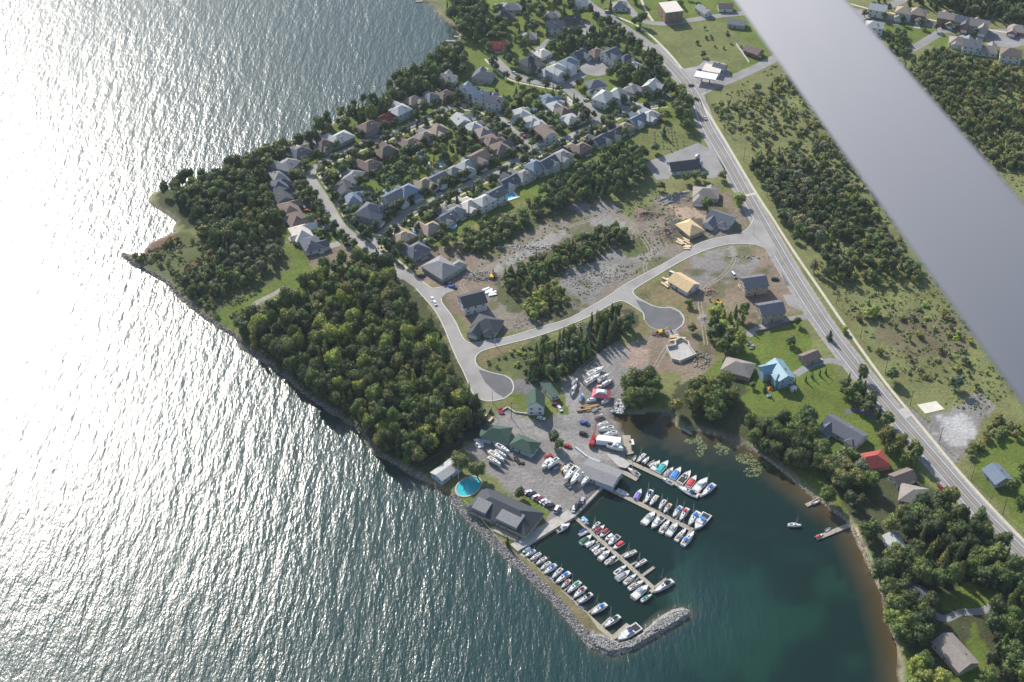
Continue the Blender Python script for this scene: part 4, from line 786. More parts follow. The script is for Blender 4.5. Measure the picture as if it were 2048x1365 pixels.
wood([(1930,900),(2000,830),(2048,850),(2048,870),(1980,880),(1945,915)], [S_,B], 5, (2,3), (2.5,5), ['olive','mid'], 'bush in the hedge between gravel lot and eastern lawn', 'hedge by the gravel lot', zref=2, seed=36)
wood([(1950,960),(2000,1010),(2048,1040),(2060,900),(2030,930),(2020,1000),(1980,975)], [B], 8, (3.5,5), (8,11), ['mid','dark'], 'tree beside the blue-grey roofed house east of the road', 'trees by the eastern lawn', zref=5, seed=37)
# suburban yards: between the houses
wood([(535,300),(640,245),(780,170),(900,170),(1000,190),(1130,175),(1200,240),(1330,200),(1330,235),(1100,335),(960,410),(850,500),(790,520),(700,470),(610,500),(560,440),(520,380)], [B,'street',B,B,C_], 7.9, (2.4,4.2), (4.5,9.5), ['dark','dusk','dusk','olive','pine','mid'], 'dark garden tree between the suburban houses', 'garden trees of the suburb', zref=3, seed=40, dens=1, hk=.68)
wood([(1340,30),(1400,-10),(1330,-10)], ['street'], 9, (2,3), (5,8), ['mid'], 'tree beside the flat-roofed apartment block', 'trees by the apartment block', zref=3, seed=41)
wood([(1385,55),(1460,60),(1490,100),(1440,110),(1400,95)], [S_], 7, (1.2,2.2), (1.5,3), ['olive','dark'], 'dark bush in the rough corner of the junction field', 'bushes in the junction field', zref=1, seed=42, dens=.6)
def street_trees(pts, offs, sp, label, group, seed):
    g = np.random.default_rng(seed); P = smooth([at(x, y) for x, y in pts], 4)
    for off in offs:
        O = offset(P, off); acc = 0
        for a, b_ in zip(O[:-1], O[1:]):
            L = (b_-a).length; s = -acc
            while s+sp < L:
                s += sp; q = a+(b_-a)*(s/L)
                if g.random() < .86 and not any((q.x-h[0])**2+(q.y-h[1])**2 < (h[2]*.8)**2 for h in HS):
                    plant('street', q.x+g.normal()*.9, q.y+g.normal()*.9, g.uniform(2.7, 3.9), g.uniform(6, 8.5), tuple(.78*c for c in colour(['dark','dark','pine'], g)), label, group)
            acc = (L-s) % sp
street_trees(STB, (6.8, -6.6), 8.6, 'small round dark street tree along the western street', 'street trees of the western street', 1)
street_trees(STC, (6.6, -6.8), 9.4, 'small round dark street tree along the long middle street', 'street trees of the middle street', 2)
street_trees(STD, (6.6, -6.6), 9.4, 'small round dark street tree along the lakeside crescent', 'street trees of the crescent', 3)
street_trees(STA, (7.2, -7.6), 11, 'round street tree along the street to the cul-de-sac', 'street trees of the northern street', 4)
street_trees([(1215,34),(1255,60),(1295,88)], (-8, -11), 8, 'round dark tree in line beside the upper road', 'trees along the upper road', 5)
street_trees([(1700,20),(1789,38),(1889,56),(1960,66)], (7, -7), 14, 'small tree along the street beyond the wing strut', 'street trees beyond the strut', 6)
def tree(px, py, kind, r, h, col, label, zz=None):
    p = at(px, py, LZ+(h*.55 if zz is None else zz)); plant(kind, p.x, p.y, r, h, tuple(np.array(GREENS[col])*1.1), label)
tree(1477,398,'broad',5.2,9,'yellow','bright yellow-green tree beside the main road at the junction')
tree(1416,405,'broad',4.2,8,'mid','dark green round tree between the two junction houses')
tree(918,925,'broad',5.6,12,'olive','large willow over the swimming pool, left half'); tree(955,940,'broad',5.2,11,'olive','large willow next to the boat rack, right half')
tree(1108,876,'broad',3.6,9,'dark','lone dark tree in the middle of the boatyard entrance, upper'); tree(1118,888,'broad',3.2,8,'mid','lone dark tree in the boatyard island, lower')
tree(1040,985,'broad',3.2,6,'dark','small dark tree at the head of the clubhouse car row')
tree(1445,350,'broad',3.5,7,'olive','thin pale tree at the road end of the grey car park')
tree(1310,295,'broad',3.6,8,'mid','lone tree at the west corner of the grey car park'); tree(1328,262,'conifer',2.2,9,'pine','dark pointed tree standing on the cemetery lawn')
tree(1390,350,'broad',3.6,7,'olive','tree in front of the black-roofed hall, middle'); tree(1370,355,'broad',3.4,7,'mid','tree in front of the black-roofed hall, left'); tree(1407,352,'broad',3.2,6,'mid','tree in front of the black-roofed hall, right')
tree(1322,372,'broad',3.8,7,'dark','dark round tree on the lawn below the grey car park'); tree(1262,372,'broad',3.4,8,'bluish','slim grey-green tree west of the car park lawn')
tree(468,455,'broad',6.2,11,'mid','biggest round tree on the lake headland, facing the cove'); tree(535,430,'broad',4.8,10,'mid','large round tree on the headland nearest the houses')
tree(1650,290,'broad',4.5,7,'grey','large grey-green bush in the thicket beside the strut'); tree(1615,365,'broad',4.8,8,'grey','large round grey-green tree in the eastern wood')
tree(1735,625,'broad',4.2,6,'yellow','yellow-green bush clump in the eastern meadow, left'); tree(1750,620,'broad',3.8,6,'yellow','yellow-green bush clump in the eastern meadow, right')
tree(1785,750,'broad',4.4,9,'dark','dark tree beside the pavement above the concrete pad'); tree(1915,765,'broad',4.8,9,'bluish','round grey-green tree beside the strut above the gravel lot')
tree(1732,520,'broad',3.6,7,'dark','lone dark round tree at the top of the eastern meadow'); tree(1795,1235,'broad',6.4,12,'yellow','bright yellow-green tree on the bay shore at the lower right')
tree(1407,108,'broad',2.8,5,'dark','dark bush behind the filling station'); tree(1395,85,'broad',2.0,3,'dark','small dark bush in the junction field')
tree(1515,175,'broad',3.4,5,'dark','dark bush in the field south of the side road'); tree(1578,155,'broad',3.6,5,'olive','olive bush in the side road field next to the strut')
tree(1660,670,'conifer',2.2,7,'pine','dark conifer on the lawn above the blue-roofed house'); tree(1582,682,'broad',3.4,6,'dark','dark bush on the lawn by the small garage'); tree(1595,642,'broad',2.6,6,'dark','small dark tree by the curved lane')
tree(1530,775,'conifer',1.8,6,'mid','small light conifer west of the blue-roofed house'); tree(1505,770,'broad',2.2,4,'mid','bush on the lawn between bungalow and blue-roofed house')
tree(1690,965,'broad',5,10,'dark','dark tree over the shaded bay-side garden'); tree(1378,605,'broad',3.2,5,'mid','green bush right of the upper turning bowl')
tree(1385,655,'broad',3.2,6,'olive','green bush just below the upper turning bowl'); tree(868,790,'broad',3.2,7,'yellow','light green small tree at the southern tip of the big wood')
for i, (x, y) in enumerate([(1590,765),(1612,757),(1625,750),(1640,745),(1652,742)]): tree(x, y, 'conifer', .9, 4.5, 'pine', f'{ORD[i]} small pointed conifer from the left in the row beside the blue-roofed house drive')
tree(1040,1062,'conifer',1.3,6,'pine','dark pointed tree at the corner of the outer quay', 3) if 0 else tree(1015,1082,'conifer',1.4,6,'pine','dark narrow conifer at the corner of the clubhouse lawn')
tree(1722,935,'broad',4.8,10,'grey','grey-green tree covering the lower side of the red roof'); tree(1705,912,'broad',4.2,9,'mid','tree covering the left end of the red roof')
for x, y, l in ((700,640,'pale half-dead tree in the upper middle of the big wood'),(760,720,'pale thin tree in the centre of the big wood'),(590,690,'pale olive tree near the lake edge of the big wood'),(1560,350,'pale dead tree in the eastern wood')): tree(x, y, 'broad', 3.6, 11, 'grey', l)
# build them: the 300 of a kind that show largest one by one, the rest of each kind joined
def arr_mesh(name, A, mat): return big_mesh(name, A[0], A[1], A[2], mat)
from collections import defaultdict
BY = defaultdict(list)
for T_ in TREES:
    k, x, y = T_[0], T_[1], T_[2]; size = KINDS[k][7]*T_[3]*KINDS[k][6]*T_[4]/((x*x+y*y+CAM_H**2)); 
    u, v_ = x/(y*cT+CAM_H*sT), (CAM_H*cT-y*sT)/(y*cT+CAM_H*sT)
    px, py = 1024+u*FPX, 682.5+v_*FPX
    hid = px < -20 or px > 2068 or py < -20 or py > 1390 or (1462+.71*py+8 < px < 1690+.873*py-8 and py < 1365)
    if hid and (px < -60 or px > 2110 or py < -60 or py > 1440): continue
    BY[k].append((-1 if hid else size, T_))
for k, L in BY.items():
    L.sort(key=lambda q: -q[0]); name, cat, vs, trk, cm, tm, H, r = KINDS[k]
    lim = dict(broad=298, conifer=298, street=298, shrub=298)[k]
    if trk is not None: tmesh = arr_mesh('trunk', trk, BARK)
    for i in range(len(vs)): cm[i] = arr_mesh('crown' if trk is not None else 'shrub', vs[i], LEAF_O)
    rest = []
    for n_, (s, T_) in enumerate(L):
        _, x, y, sr, sh, rot, col, label, group = T_
        if n_ >= lim or s < 0: rest.append(T_); continue
        i = n_ % len(vs)
        if trk is not None:
            e = thing(name, label, cat, (x, y, LZ), rot, group); e.scale = (sr, sr, sh)
            link('trunk', tmesh, e); c = link('crown', cm[i], e); c.color = (*col, 1)
        else:
            c = link(name, cm[i]); c.location = (x, y, LZ-.1); c.scale = (sr, sr, sh); c.rotation_euler = (0, 0, rot); c.color = (*col, 1); tag(c, label, cat, group)
    if rest:
        VV = []; QQ = []; TT = []; CC = []; o_ = 0; qc = None
        for n_, T_ in enumerate(rest):
            _, x, y, sr, sh, rot, col, label, group = T_
            parts = [LO[k][n_ % len(vs)]]
            ca, sa = math.cos(rot), math.sin(rot)
            for V_, Q_, T3 in parts:
                W_ = V_*np.array([sr, sr, sh]); VV.append(np.stack([W_[:, 0]*ca-W_[:, 1]*sa+x, W_[:, 0]*sa+W_[:, 1]*ca+y, W_[:, 2]+LZ], 1))
                QQ.append(Q_+o_); TT.append(T3+o_); CC.append(np.tile(np.array(col), (len(V_), 1))); o_ += len(V_)
        o = link(dict(broad='woodland', conifer='conifer_woodland', street='garden_greenery', shrub='scrub')[k], big_mesh('woodland', np.concatenate(VV), np.concatenate(QQ), np.concatenate(TT), LEAF_A, {'tint': np.concatenate(CC)}))
        o['kind'] = 'stuff'; o['label'] = dict(broad='mass of dark broadleaf woodland behind the nearer trees', conifer='mass of conifers behind the nearer trees', street='mass of small garden trees and bushes', shrub='mass of low scrub over the rough ground')[k]
    print('TREES', k, len(L), 'rest', len(rest))
# ground cover: rough herb and small bushes on meadows and building site
def cover(poly, n, hr, cols, seed, label, name='rough_growth', thr=.66):
    g = np.random.default_rng(seed); P = atn(poly); lo, hi = P.min(0), P.max(0); X = g.uniform(lo[0], hi[0], n); Y = g.uniform(lo[1], hi[1], n)
    m = inpoly(X, Y, P) & inpoly(X, Y, LAND) & (vnoise(X, Y, 14, seed)+.5*vnoise(X, Y, 5, seed+1) > thr)
    for Pr, wd in ROADS: m &= pdist(X, Y, Pr) > wd+1.2
    for hx, hy, hr_ in HS: m &= (X-hx)**2+(Y-hy)**2 > (hr_+1)**2
    X, Y = X[m], Y[m]; n = len(X); nq = 9
    c = np.stack([X, Y, np.full(n, LZ)], 1); hh = g.uniform(*hr, n)
    d = g.normal(size=(n, nq, 3)); d[..., 2] = abs(d[..., 2]); d /= np.linalg.norm(d, axis=2)[..., None]
    Pp = c[:, None, :]+d*hh[:, None, None]*np.array([1, 1, .8]); nr = d+g.normal(size=d.shape)*.4; nr /= np.linalg.norm(nr, axis=2)[..., None]
    u = np.cross(nr, g.normal(size=d.shape)); u /= np.linalg.norm(u, axis=2)[..., None]; v = np.cross(nr, u); s = (hh[:, None, None]*.55)
    V = np.stack([Pp-u*s, Pp-v*s, Pp+u*s, Pp+v*s], 2).reshape(-1, 3); Q = np.arange(len(V)).reshape(-1, 4)
    cc = np.array([GREENS[q] for q in cols])[g.integers(len(cols), size=n)]*g.uniform(.8, 1.25, (n, 1)); cc = np.repeat(cc, nq*4, 0)
    o = link(name, big_mesh(name, V, Q, np.zeros((0, 3), int), LEAF_A, {'tint': cc})); o['kind'] = 'stuff'; o['label'] = label
cover([(1420,210),(1560,120),(1720,120),(2060,560),(2060,760),(1960,830),(1850,800),(1700,640),(1560,430)], 8000, (.3,.95), ['olive','grey','mid','olive','yellow'], 61, 'rough growth on the eastern meadow')
cover([(860,520),(960,430),(1150,395),(1330,380),(1420,470),(1240,570),(1100,650),(1020,650),(1000,560)], 3000, (.25,.7), ['olive','grey','mid','yellow'], 62, 'weeds across the building site')
cover([(250,505),(480,470),(560,485),(560,560),(430,640),(300,540)], 2500, (.35,1.0), ['olive','grey','olive'], 63, 'reeds and rough growth on the point')
cover([(1750,90),(2060,120),(2060,420),(1900,300)], 2500, (.35,1.1), ['olive','grey','mid'], 64, 'rough growth right of the strut')
cover([(460,630),(560,575),(700,500),(820,555),(960,800),(900,900),(790,930),(700,860),(540,735)], 4500, (.5,1.6), ['dark','mid','olive'], 65, 'undergrowth beneath the big wood')

# ------------------------------------------------------------------ quay, breakwater, jetties
QC = pm('quay_concrete', (.40, .37, .33), .85, .2, .4, .01)
def strip(name, pts, width, z0, z1, mat, off=0):
    P = [at(x, y, LZ) for x, y in pts]; L = offset(P, off+width/2); Rr = offset(P, off-width/2)
    o = MB().prism([(p.x, p.y) for p in L]+[(p.x, p.y) for p in Rr[::-1]], z0, z1).build(name, mat); o['kind'] = 'structure'; return o
strip('quay', [(1034,1102),(1090,1068),(1150,1032)], 5.5, -3, 1.60, QC, off=2.4)
strip('quay', [(1150,1032),(1207,973)], 1.2, -3, 1.63, QC, off=.4)
strip('quay', [(1207,974),(1234,951)], 1.6, -3, 1.66, QC, off=.5)
sheet('slipway', [(1212,908),(1238,911),(1262,928),(1252,937),(1238,934)], LZ+.06, CONC)
ch = pm('harbour_sill', (.45, .41, .34), .85, .15, .5)
def jetty(px0, px1, wd, label, fingers=(), z=.55, mat=PLANK, wide=None, group=None, name='jetty', cat='jetty', piles=True):
    a = at(*px0, z); b_ = at(*px1, z); d = b_-a; L = d.length; an = math.atan2(d.y, d.x)
    t = thing(name, label, cat, (a.x, a.y, 0), an, group)
    MB().box(0, L, -wd/2, wd/2, z-.35, z).build('deck', mat, t)
    iv = Matrix.Rotation(-an, 3, 'Z')
    for (fx, fy), (gx, gy), fw in fingers:
        p = iv @ (at(fx, fy, z)-a); q = iv @ (at(gx, gy, z)-a); u = Vector((q.x-p.x, q.y-p.y, 0)); Lf = u.length
        M = Matrix.Translation((p.x, p.y, 0)) @ Matrix.Rotation(math.atan2(u.y, u.x), 4, 'Z')
        MB().box(.1, Lf, -fw/2, fw/2, z-.33, z-.03, M=M).build('finger', mat, t)
        if piles:
            m = MB(); e = M @ Vector((Lf-.3, 0, 0)); m.tube((e.x, e.y, -2), (e.x, e.y, 1.6), .15); m.build('pile', BARK, t)
    if piles:
        for k in range(1, int(L/14)+1):
            x = k*L/(int(L/14)+1); m = MB(); m.tube((x, wd/2+.14, -2), (x, wd/2+.14, 1.7), .15); m.build('pile', BARK, t)
    return t
def c2(x, y): return (980+x/3.79, 960+y/3.79)
def c3(x, y): return (1120+x/4.876, 840+y/4.876)
def c1(x, y): return (820+x/3.792, 700+y/3.792)
jetty(c2(205,545), c2(938,1212), 2.6, 'long plank jetty along the inside of the breakwater', [(c2(935,1195), c2(1050,1095), 2.6), (c2(840,1110), c2(915,1040), 1), (c2(742,1008), c2(835,940), 1), (c2(650,925), c2(700,885), .9), (c2(560,840), c2(610,795), .9), (c2(395,700), c2(445,650), .9), (c2(315,632), c2(350,600), .9)], piles=False)
jetty(c2(638,275), c2(1245,825), 2.2, 'second jetty running diagonally out from the quay corner', [(c2(1240,820), c2(1340,745), 1.3), (c2(1215,850), c2(1250,820), 2.0), (c2(1150,728), c2(1245,660), 1.5), (c2(1055,650), c2(1115,620), 1), (c2(985,585), c2(1050,545), 1), (c2(905,640), c2(985,590), 1.2), (c2(800,480), c2(850,440), 1), (c2(1130,730), c2(1060,800), 1)])
jetty(c3(415,640), c3(1295,1075), 2.6, 'third jetty running out from the boathouse corner', [(c3(800,820), c3(845,760), 1), (c3(960,905), c3(1000,855), 1), (c3(1120,970), c3(1180,900), 1), (c3(1270,1080), c3(1230,1140), 1.2), (c3(1110,1000), c3(1060,1080), 1), (c3(960,920), c3(900,1000), 1), (c3(1240,1050), c3(1300,980), 1)])
jetty(c3(590,370), c3(1385,740), 2.6, 'fourth and northernmost jetty of the marina with boats on it', [(c3(750,410), c3(785,350), 1.1), (c3(890,490), c3(940,420), 1), (c3(1010,540), c3(1060,480), 1), (c3(1140,600), c3(1190,540), 1), (c3(1300,670), c3(1340,600), 1)])
jetty(c3(560,478), c3(755,582), 2.8, 'short pale jetty between the boathouse and the northernmost jetty', [])
jetty(c3(645,150), c3(655,312), 4.6, 'short wide plank landing beside the shrink-wrapped boat', [(c3(640,330), c3(715,315), 1.6)], piles=False)
jetty((1376,833), (1365,858), 1.4, 'L-shaped wooden jetty under trees on the north bank', [((1365,858), (1384,868), 1.6)])
jetty((1460,855), (1448,872), 1.3, 'small shaded jetty below the north bank trees'); jetty((1488,868), (1478,878), 1.3, 'tiny shaded jetty east of the lily pads')
jetty((1652,993), (1612,1011), 2.2, 'short jetty with a boat on the east bank'); jetty((1702,1049), (1632,1077), 2.6, 'longer jetty with a red boat on the east bank')
for i, (a_, b_) in enumerate([((850,2), (832,3)), ((884,9), (868,12)), ((905,25), (880,28)), ((922,62), (921,76)), ((933,75), (908,73)), ((912,82), (892,82))]):
    jetty(a_, b_, 2.0, f'{ORD[i]} small jetty from the top along the northern shore', group='jetties of the northern shore')
# swim float
p = at(*c3(683, 217), .3); t = thing('swimming_float', 'square white raft with a dark centre beside the wide landing', 'raft', (p.x, p.y, 0), .1)
MB().box(-2, 2, -2, 2, -.1, .35).build('deck', WTRIM, t); MB().box(-.6, .6, -.6, .6, .355, .7).build('hatch', DARKIN, t)

# ------------------------------------------------------------------ boats
def hull_arr(L, B, fb, sail, z0=-.35):
    n = 11; V = []; out = []
    for i in range(n):
        t = i/(n-1); x = L*(t-.5)
        if sail: b_ = B/2*max(.0, math.sin(math.pi*min(1, (.30+.70*t)))**.75 if t > .28 else (.80+.20*t/.28))
        else: b_ = B/2*(1 if t < .45 else max(0, 1-((t-.45)/.55)**2.2))
        if i == n-1: b_ = .03
        sh = fb*(1+.28*t*t); out.append((x, b_, sh)); k = .72 if not sail else .55
        V += [(x-(.0 if t < .9 else L*.03), b_*k, z0), (x, b_*.97, sh*.45), (x, b_, sh)]
    for x, b_, sh in out: V += [(x-(.0 if x < L*.4 else L*.03), -b_*(.72 if not sail else .55), z0), (x, -b_*.97, sh*.45), (x, -b_, sh)]
    o = 3*n; F = []
    for i in range(n-1):
        for j in range(2):
            F.append((3*i+j, 3*i+3+j, 3*i+4+j, 3*i+1+j)[::-1]); F.append((o+3*i+j, o+3*i+1+j, o+3*i+4+j, o+3*i+3+j)[::-1])
        F.append((3*i, o+3*i, o+3*i+3, 3*i+3)[::-1])
    F.append((0, 1, 2, o+2, o+1, o)); return V, F, out
COLV = dict(blue=(.05, .22, .62), navy=(.03, .05, .16), green=(.02, .42, .24), teal=(.04, .38, .36), red=(.55, .05, .06), maroon=(.26, .03, .06), orange=(.7, .22, .06), purple=(.22, .17, .52), pink=(.62, .16, .2),
            cream=(.55, .50, .38), grey=(.3, .31, .33), black=(.03, .03, .035), white=(.72, .72, .72), yellow=(.75, .45, .04), skyblue=(.2, .42, .6), darkgreen=(.03, .10, .06), tan=(.42, .33, .22))
def cloth(c): return pm('canvas_'+c, COLV[c], .8, .12, 1.5)
def hullm(c): return WHITE if c == 'white' else pm('hull_'+c, COLV[c], .3, .06, .8, spec=.5)
DECKM = pm('boat_deck', (.62, .61, .57), .6, .1, 1.2); TEAK = pm('teak', (.32, .2, .11), .7, .2, 2)
ANTI = pm('antifouling', (.05, .08, .16), .7, .2, 1)
def boat(bow, stern, kind, cover='blue', label='', hull='white', z=0, group='boats moored in the marina', mast=True, cradle=False, wscale=1.0):
    a = at(*bow, z+.8); b_ = at(*stern, z+.8); d = a-b_; L = max(d.length, 3.5); c = (a+b_)/2
    sail = kind == 'sail'; B = (L*.32 if sail else L*.36)*wscale; fb = (.75+.045*L) if sail else (.6+.06*L); rr = random.Random(int(bow[0]*31+bow[1]*17))
    t = thing('sailboat' if sail else dict(motor='motorboat', cruiser='cabin_cruiser', open='open_boat', canoe='canoe', pontoon='pontoon_boat', tender='dinghy')[kind], label, 'sailboat' if sail else 'boat', (c.x, c.y, z), math.atan2(d.y, d.x), group)
    if kind == 'pontoon':
        for s in (-1, 1): MB().tube((-L/2, s*B*.34, .1), (L/2, s*B*.34, .1), .35, .3, 8).build('float', ALU, t)
        MB().box(-L/2+.2, L/2-.3, -B/2, B/2, .45, .6).build('deck', cloth('grey'), t)
        m = MB()
        for sx in (-.36, .3):
            for sy in (-.42, .42): m.tube((L*sx, B*sy, .6), (L*sx, B*sy, 2.6), .05)
        m.build('canopy_frame', ALU, t); MB().box(-L*.4, L*.34, -B*.47, B*.47, 2.6, 2.72, top=(.2, .2)).build('canopy', cloth(cover), t)
        MB().box(L*.1, L*.28, -B*.4, B*.4, .6, 1.1).build('seat', WTRIM, t); return t
    V, F, out = hull_arr(L, B, fb, sail, z0=-.3 if not z else -.9)
    MB().add(V, F).build('hull', hullm(hull), t)
    n = len(out); m = MB(); dz = .03 if kind not in ('open', 'canoe', 'tender') else .45*fb
    m.add([(x*.985, y*.93, s-dz) for x, y, s in out]+[(x*.985, -y*.93, s-dz) for x, y, s in out], [(i, n+i, n+i+1, i+1) for i in range(n-1)]); m.build('deck', DECKM if kind not in ('canoe', 'tender') else cloth(cover), t)
    m = MB(); m.add([(x, y, s+.01) for x, y, s in out]+[(x, y*.93, s+.07) for x, y, s in out]+[(x, -y, s+.01) for x, y, s in out]+[(x, -y*.93, s+.07) for x, y, s in out],
        [(i, i+1, n+i+1, n+i) for i in range(n-1)]+[(2*n+i+1, 2*n+i, 3*n+i, 3*n+i+1) for i in range(n-1)]); m.build('gunwale', cloth('navy') if sail and rr.random() < .4 else WTRIM, t)
    if kind in ('canoe', 'tender', 'open'):
        for sx in (-.22, .12): MB().box(L*sx-.15, L*sx+.15, -B*.42, B*.42, fb*.6, fb*.68).build('seat', TEAK, t)
        if kind == 'open': MB().box(-L/2-.35, -L/2+.05, -.25, .25, .1, fb+.35).build('outboard_motor', cloth('black'), t)
        return t
    if sail:
        h = fb+.05; cb = MB(); cb.box(-L*.12, L*.24, -B*.30, B*.30, h, h+.42, top=(L*.05, B*.06)); ca = cb.build('cabin', WHITE, t)
        w_ = MB()
        for s in (-1, 1): w_.box(-L*.05, L*.15, s*B*.285-.03, s*B*.285+.03, h+.12, h+.26)
        w_.build('cabin_window', GLASS, ca)
        MB().box(-L*.02, L*.06, -.35, .35, h+.425, h+.5).build('hatch', DARKIN, ca)
        MB().box(-L*.40, -L*.14, -B*.24, B*.24, h-.02, h+.06).build('cockpit', TEAK if rr.random() < .5 else DARKIN, t)
        m = MB()
        for s in (-1, 1): m.box(-L*.41, -L*.13, s*B*.27-.12, s*B*.27+.12, h, h+.22)
        m.build('coaming', WHITE, t)
        if cover not in ('white', 'none'):
            MB().box(-L*.30, -L*.10, -B*.30, B*.30, h+.75, h+1.05, top=(L*.04, B*.07)).build('spray_hood' if rr.random() < .5 else 'bimini', cloth(cover), t)
        if mast:
            mh = L*1.12+fb; ms = MB().tube((L*.1, 0, h), (L*.1, 0, mh), .10, .07, 6).build('mast', ALU, t)
            sp = MB(); sp.tube((L*.1, -B*.32, mh*.55), (L*.1, B*.32, mh*.55), .04, .04, 4).build('spreader', ALU, ms)
            MB().tube((L*.09, 0, h+1.1), (-L*.33, 0, h+1.05), .07, .07, 5).build('boom', ALU, t)
            MB().tube((L*.05, 0, h+1.22), (-L*.31, 0, h+1.15), .2, .12, 6).build('sail_cover', cloth(cover if cover not in ('none',) else 'white'), t)
            MB().tube((L*.49, 0, fb*1.3), (L*.1, 0, mh*.93), .035, .03, 4).build('forestay', ALU, t)
        if cradle or z:
            MB().box(-L*.14, L*.12, -.12, .12, -1.9 if z else -1, -.2, top=(L*.03, 0)).build('keel', ANTI, t)
    else:
        h = fb+.03
        if kind == 'cruiser':
            ca = MB().box(-L*.18, L*.22, -B*.36, B*.36, h, h+.85, top=(L*.07, B*.07)).build('cabin', WHITE, t)
            MB().box(-L*.13, L*.165, -B*.345, B*.345, h+.32, h+.62).build('cabin_window', GLASS, ca)
            MB().box(-L*.12, L*.08, -B*.27, B*.27, h+.86, h+.98).build('flybridge', WHITE, t)
            MB().box(-L*.13, L*.03, -B*.26, B*.26, h+1.7, h+1.8, top=(.15, .15)).build('canopy', cloth(cover), t)
            m = MB()
            for sx in (-.11, .01):
                for sy in (-.22, .22): m.tube((L*sx, B*sy, h+.9), (L*sx, B*sy, h+1.7), .04, .04, 4)
            m.build('canopy_frame', ALU, t)
            MB().box(-L*.45, -L*.2, -B*.36, B*.36, h-.02, h+.05).build('cockpit', DARKIN if rr.random() < .6 else DECKM, t)
            MB().box(-L*.5-.6, -L*.5, -B*.4, B*.4, .2, .32).build('swim_platform', TEAK, t)
        else:
            if cover != 'none':
                m = MB(); V = [(-L*.47, -B*.47, h+.05), (L*.14, -B*.45, h+.05), (L*.14, B*.45, h+.05), (-L*.47, B*.47, h+.05), (-L*.42, -B*.25, h+.42), (L*.02, -B*.22, h+.62), (L*.02, B*.22, h+.62), (-L*.42, B*.25, h+.42)]
                m.add(V, [(4, 5, 6, 7), (0, 1, 5, 4), (1, 2, 6, 5), (2, 3, 7, 6), (3, 0, 4, 7), (3, 2, 1, 0)]).build('canvas_cover', cloth(cover), t)
            else:
                MB().box(-L*.44, L*.05, -B*.38, B*.38, h-.02, h+.05).build('cockpit', DARKIN, t)
                for sy in (-1, 1): MB().box(-L*.12, -L*.05, sy*B*.2-.25, sy*B*.2+.25, h+.05, h+.5).build('seat', WTRIM, t)
            m = MB(); m.add([(L*.06, -B*.4, h), (L*.16, -B*.22, h), (L*.16, B*.22, h), (L*.06, B*.4, h), (L*.02, -B*.34, h+.5), (L*.10, -B*.2, h+.55), (L*.10, B*.2, h+.55), (L*.02, B*.34, h+.5)],
                [(0, 1, 5, 4), (1, 2, 6, 5), (2, 3, 7, 6), (4, 5, 1, 0), (5, 6, 2, 1), (6, 7, 3, 2)]).build('windscreen', GLASS, t)
            if L < 8.5: MB().box(-L/2-.4, -L/2+.05, -.28, .28, .0, fb+.4).build('outboard_motor', cloth('black' if rr.random() < .6 else 'white'), t)
    if z or cradle:
        for sx in (-.25, .2):
            m = MB(); 
            for sy in (-1, 1): m.tube((L*sx, sy*B*.42, -z+LZ), (L*sx, sy*B*.27, -.2), .07, .07, 4)
            m.box(L*sx-.12, L*sx+.12, -B*.35, B*.35, -z+LZ, -z+LZ+.2); m.build('cradle', BARK, t)
    return t
def fleet(fn, items, where, group):
    for i, it in enumerate(items):
        x0, y0, x1, y1, kind, cov = it[:6]; hullc = it[6] if len(it) > 6 else 'white'
        kw = dict(sail='sailboat', motor='motorboat', cruiser='cabin cruiser', open='open boat', canoe='canoe', pontoon='pontoon boat', tender='dinghy')[kind]
        cv = {'none': '', 'white': ' with bare deck'}.get(cov, f' with {cov} canvas') if kind not in ('canoe', 'tender', 'open') else ''
        boat(fn(x0, y0), fn(x1, y1), kind, cov, f"{hullc} {kw}{cv}, {ORD[i]} {where}", hull=hullc, group=group)
fleet(c2, [(242,550,300,518,'motor','skyblue'),(262,582,342,532,'sail','blue'),(302,610,384,556,'sail','white'),(346,642,427,588,'sail','none'),(380,682,457,623,'sail','none'),(406,714,500,642,'sail','blue'),(468,746,546,672,'sail','white'),
 (494,782,604,702,'sail','blue'),(537,820,606,758,'sail','orange'),(583,857,684,773,'sail','green'),(630,897,724,812,'sail','maroon'),(666,938,772,862,'sail','black'),(763,1020,882,942,'sail','blue'),(863,1117,982,1032,'sail','darkgreen'),(966,1218,1132,1108,'cruiser','navy')],
 'from the quay along the breakwater jetty', 'boats at the breakwater jetty')
boat(c2(440,738), c2(470,752), 'tender', 'white', 'tiny white dinghy tied bow-on to the breakwater jetty', group='boats at the breakwater jetty')
boat(c2(595,875), c2(625,905), 'tender', 'white', 'small white dinghy between maroon-canvas sailboat and breakwater jetty', group='boats at the breakwater jetty')
boat(c2(675,950), c2(705,968), 'tender', 'blue', 'small blue dinghy tied to the breakwater jetty', hull='blue', group='boats at the breakwater jetty')
fleet(c2, [(690,292,742,338,'pontoon','skyblue'),(770,377,830,322,'sail','white'),(868,345,798,402,'motor','maroon','white'),(830,432,897,376,'motor','maroon'),(868,458,932,414,'motor','white'),(893,492,977,424,'cruiser','grey'),(930,524,1010,472,'motor','red'),(1010,590,1107,538,'sail','white'),(1095,664,1182,606,'sail','white'),(1240,854,1384,764,'sail','black')],
 'from the quay, right side of second jetty', 'boats at the second jetty, right side')
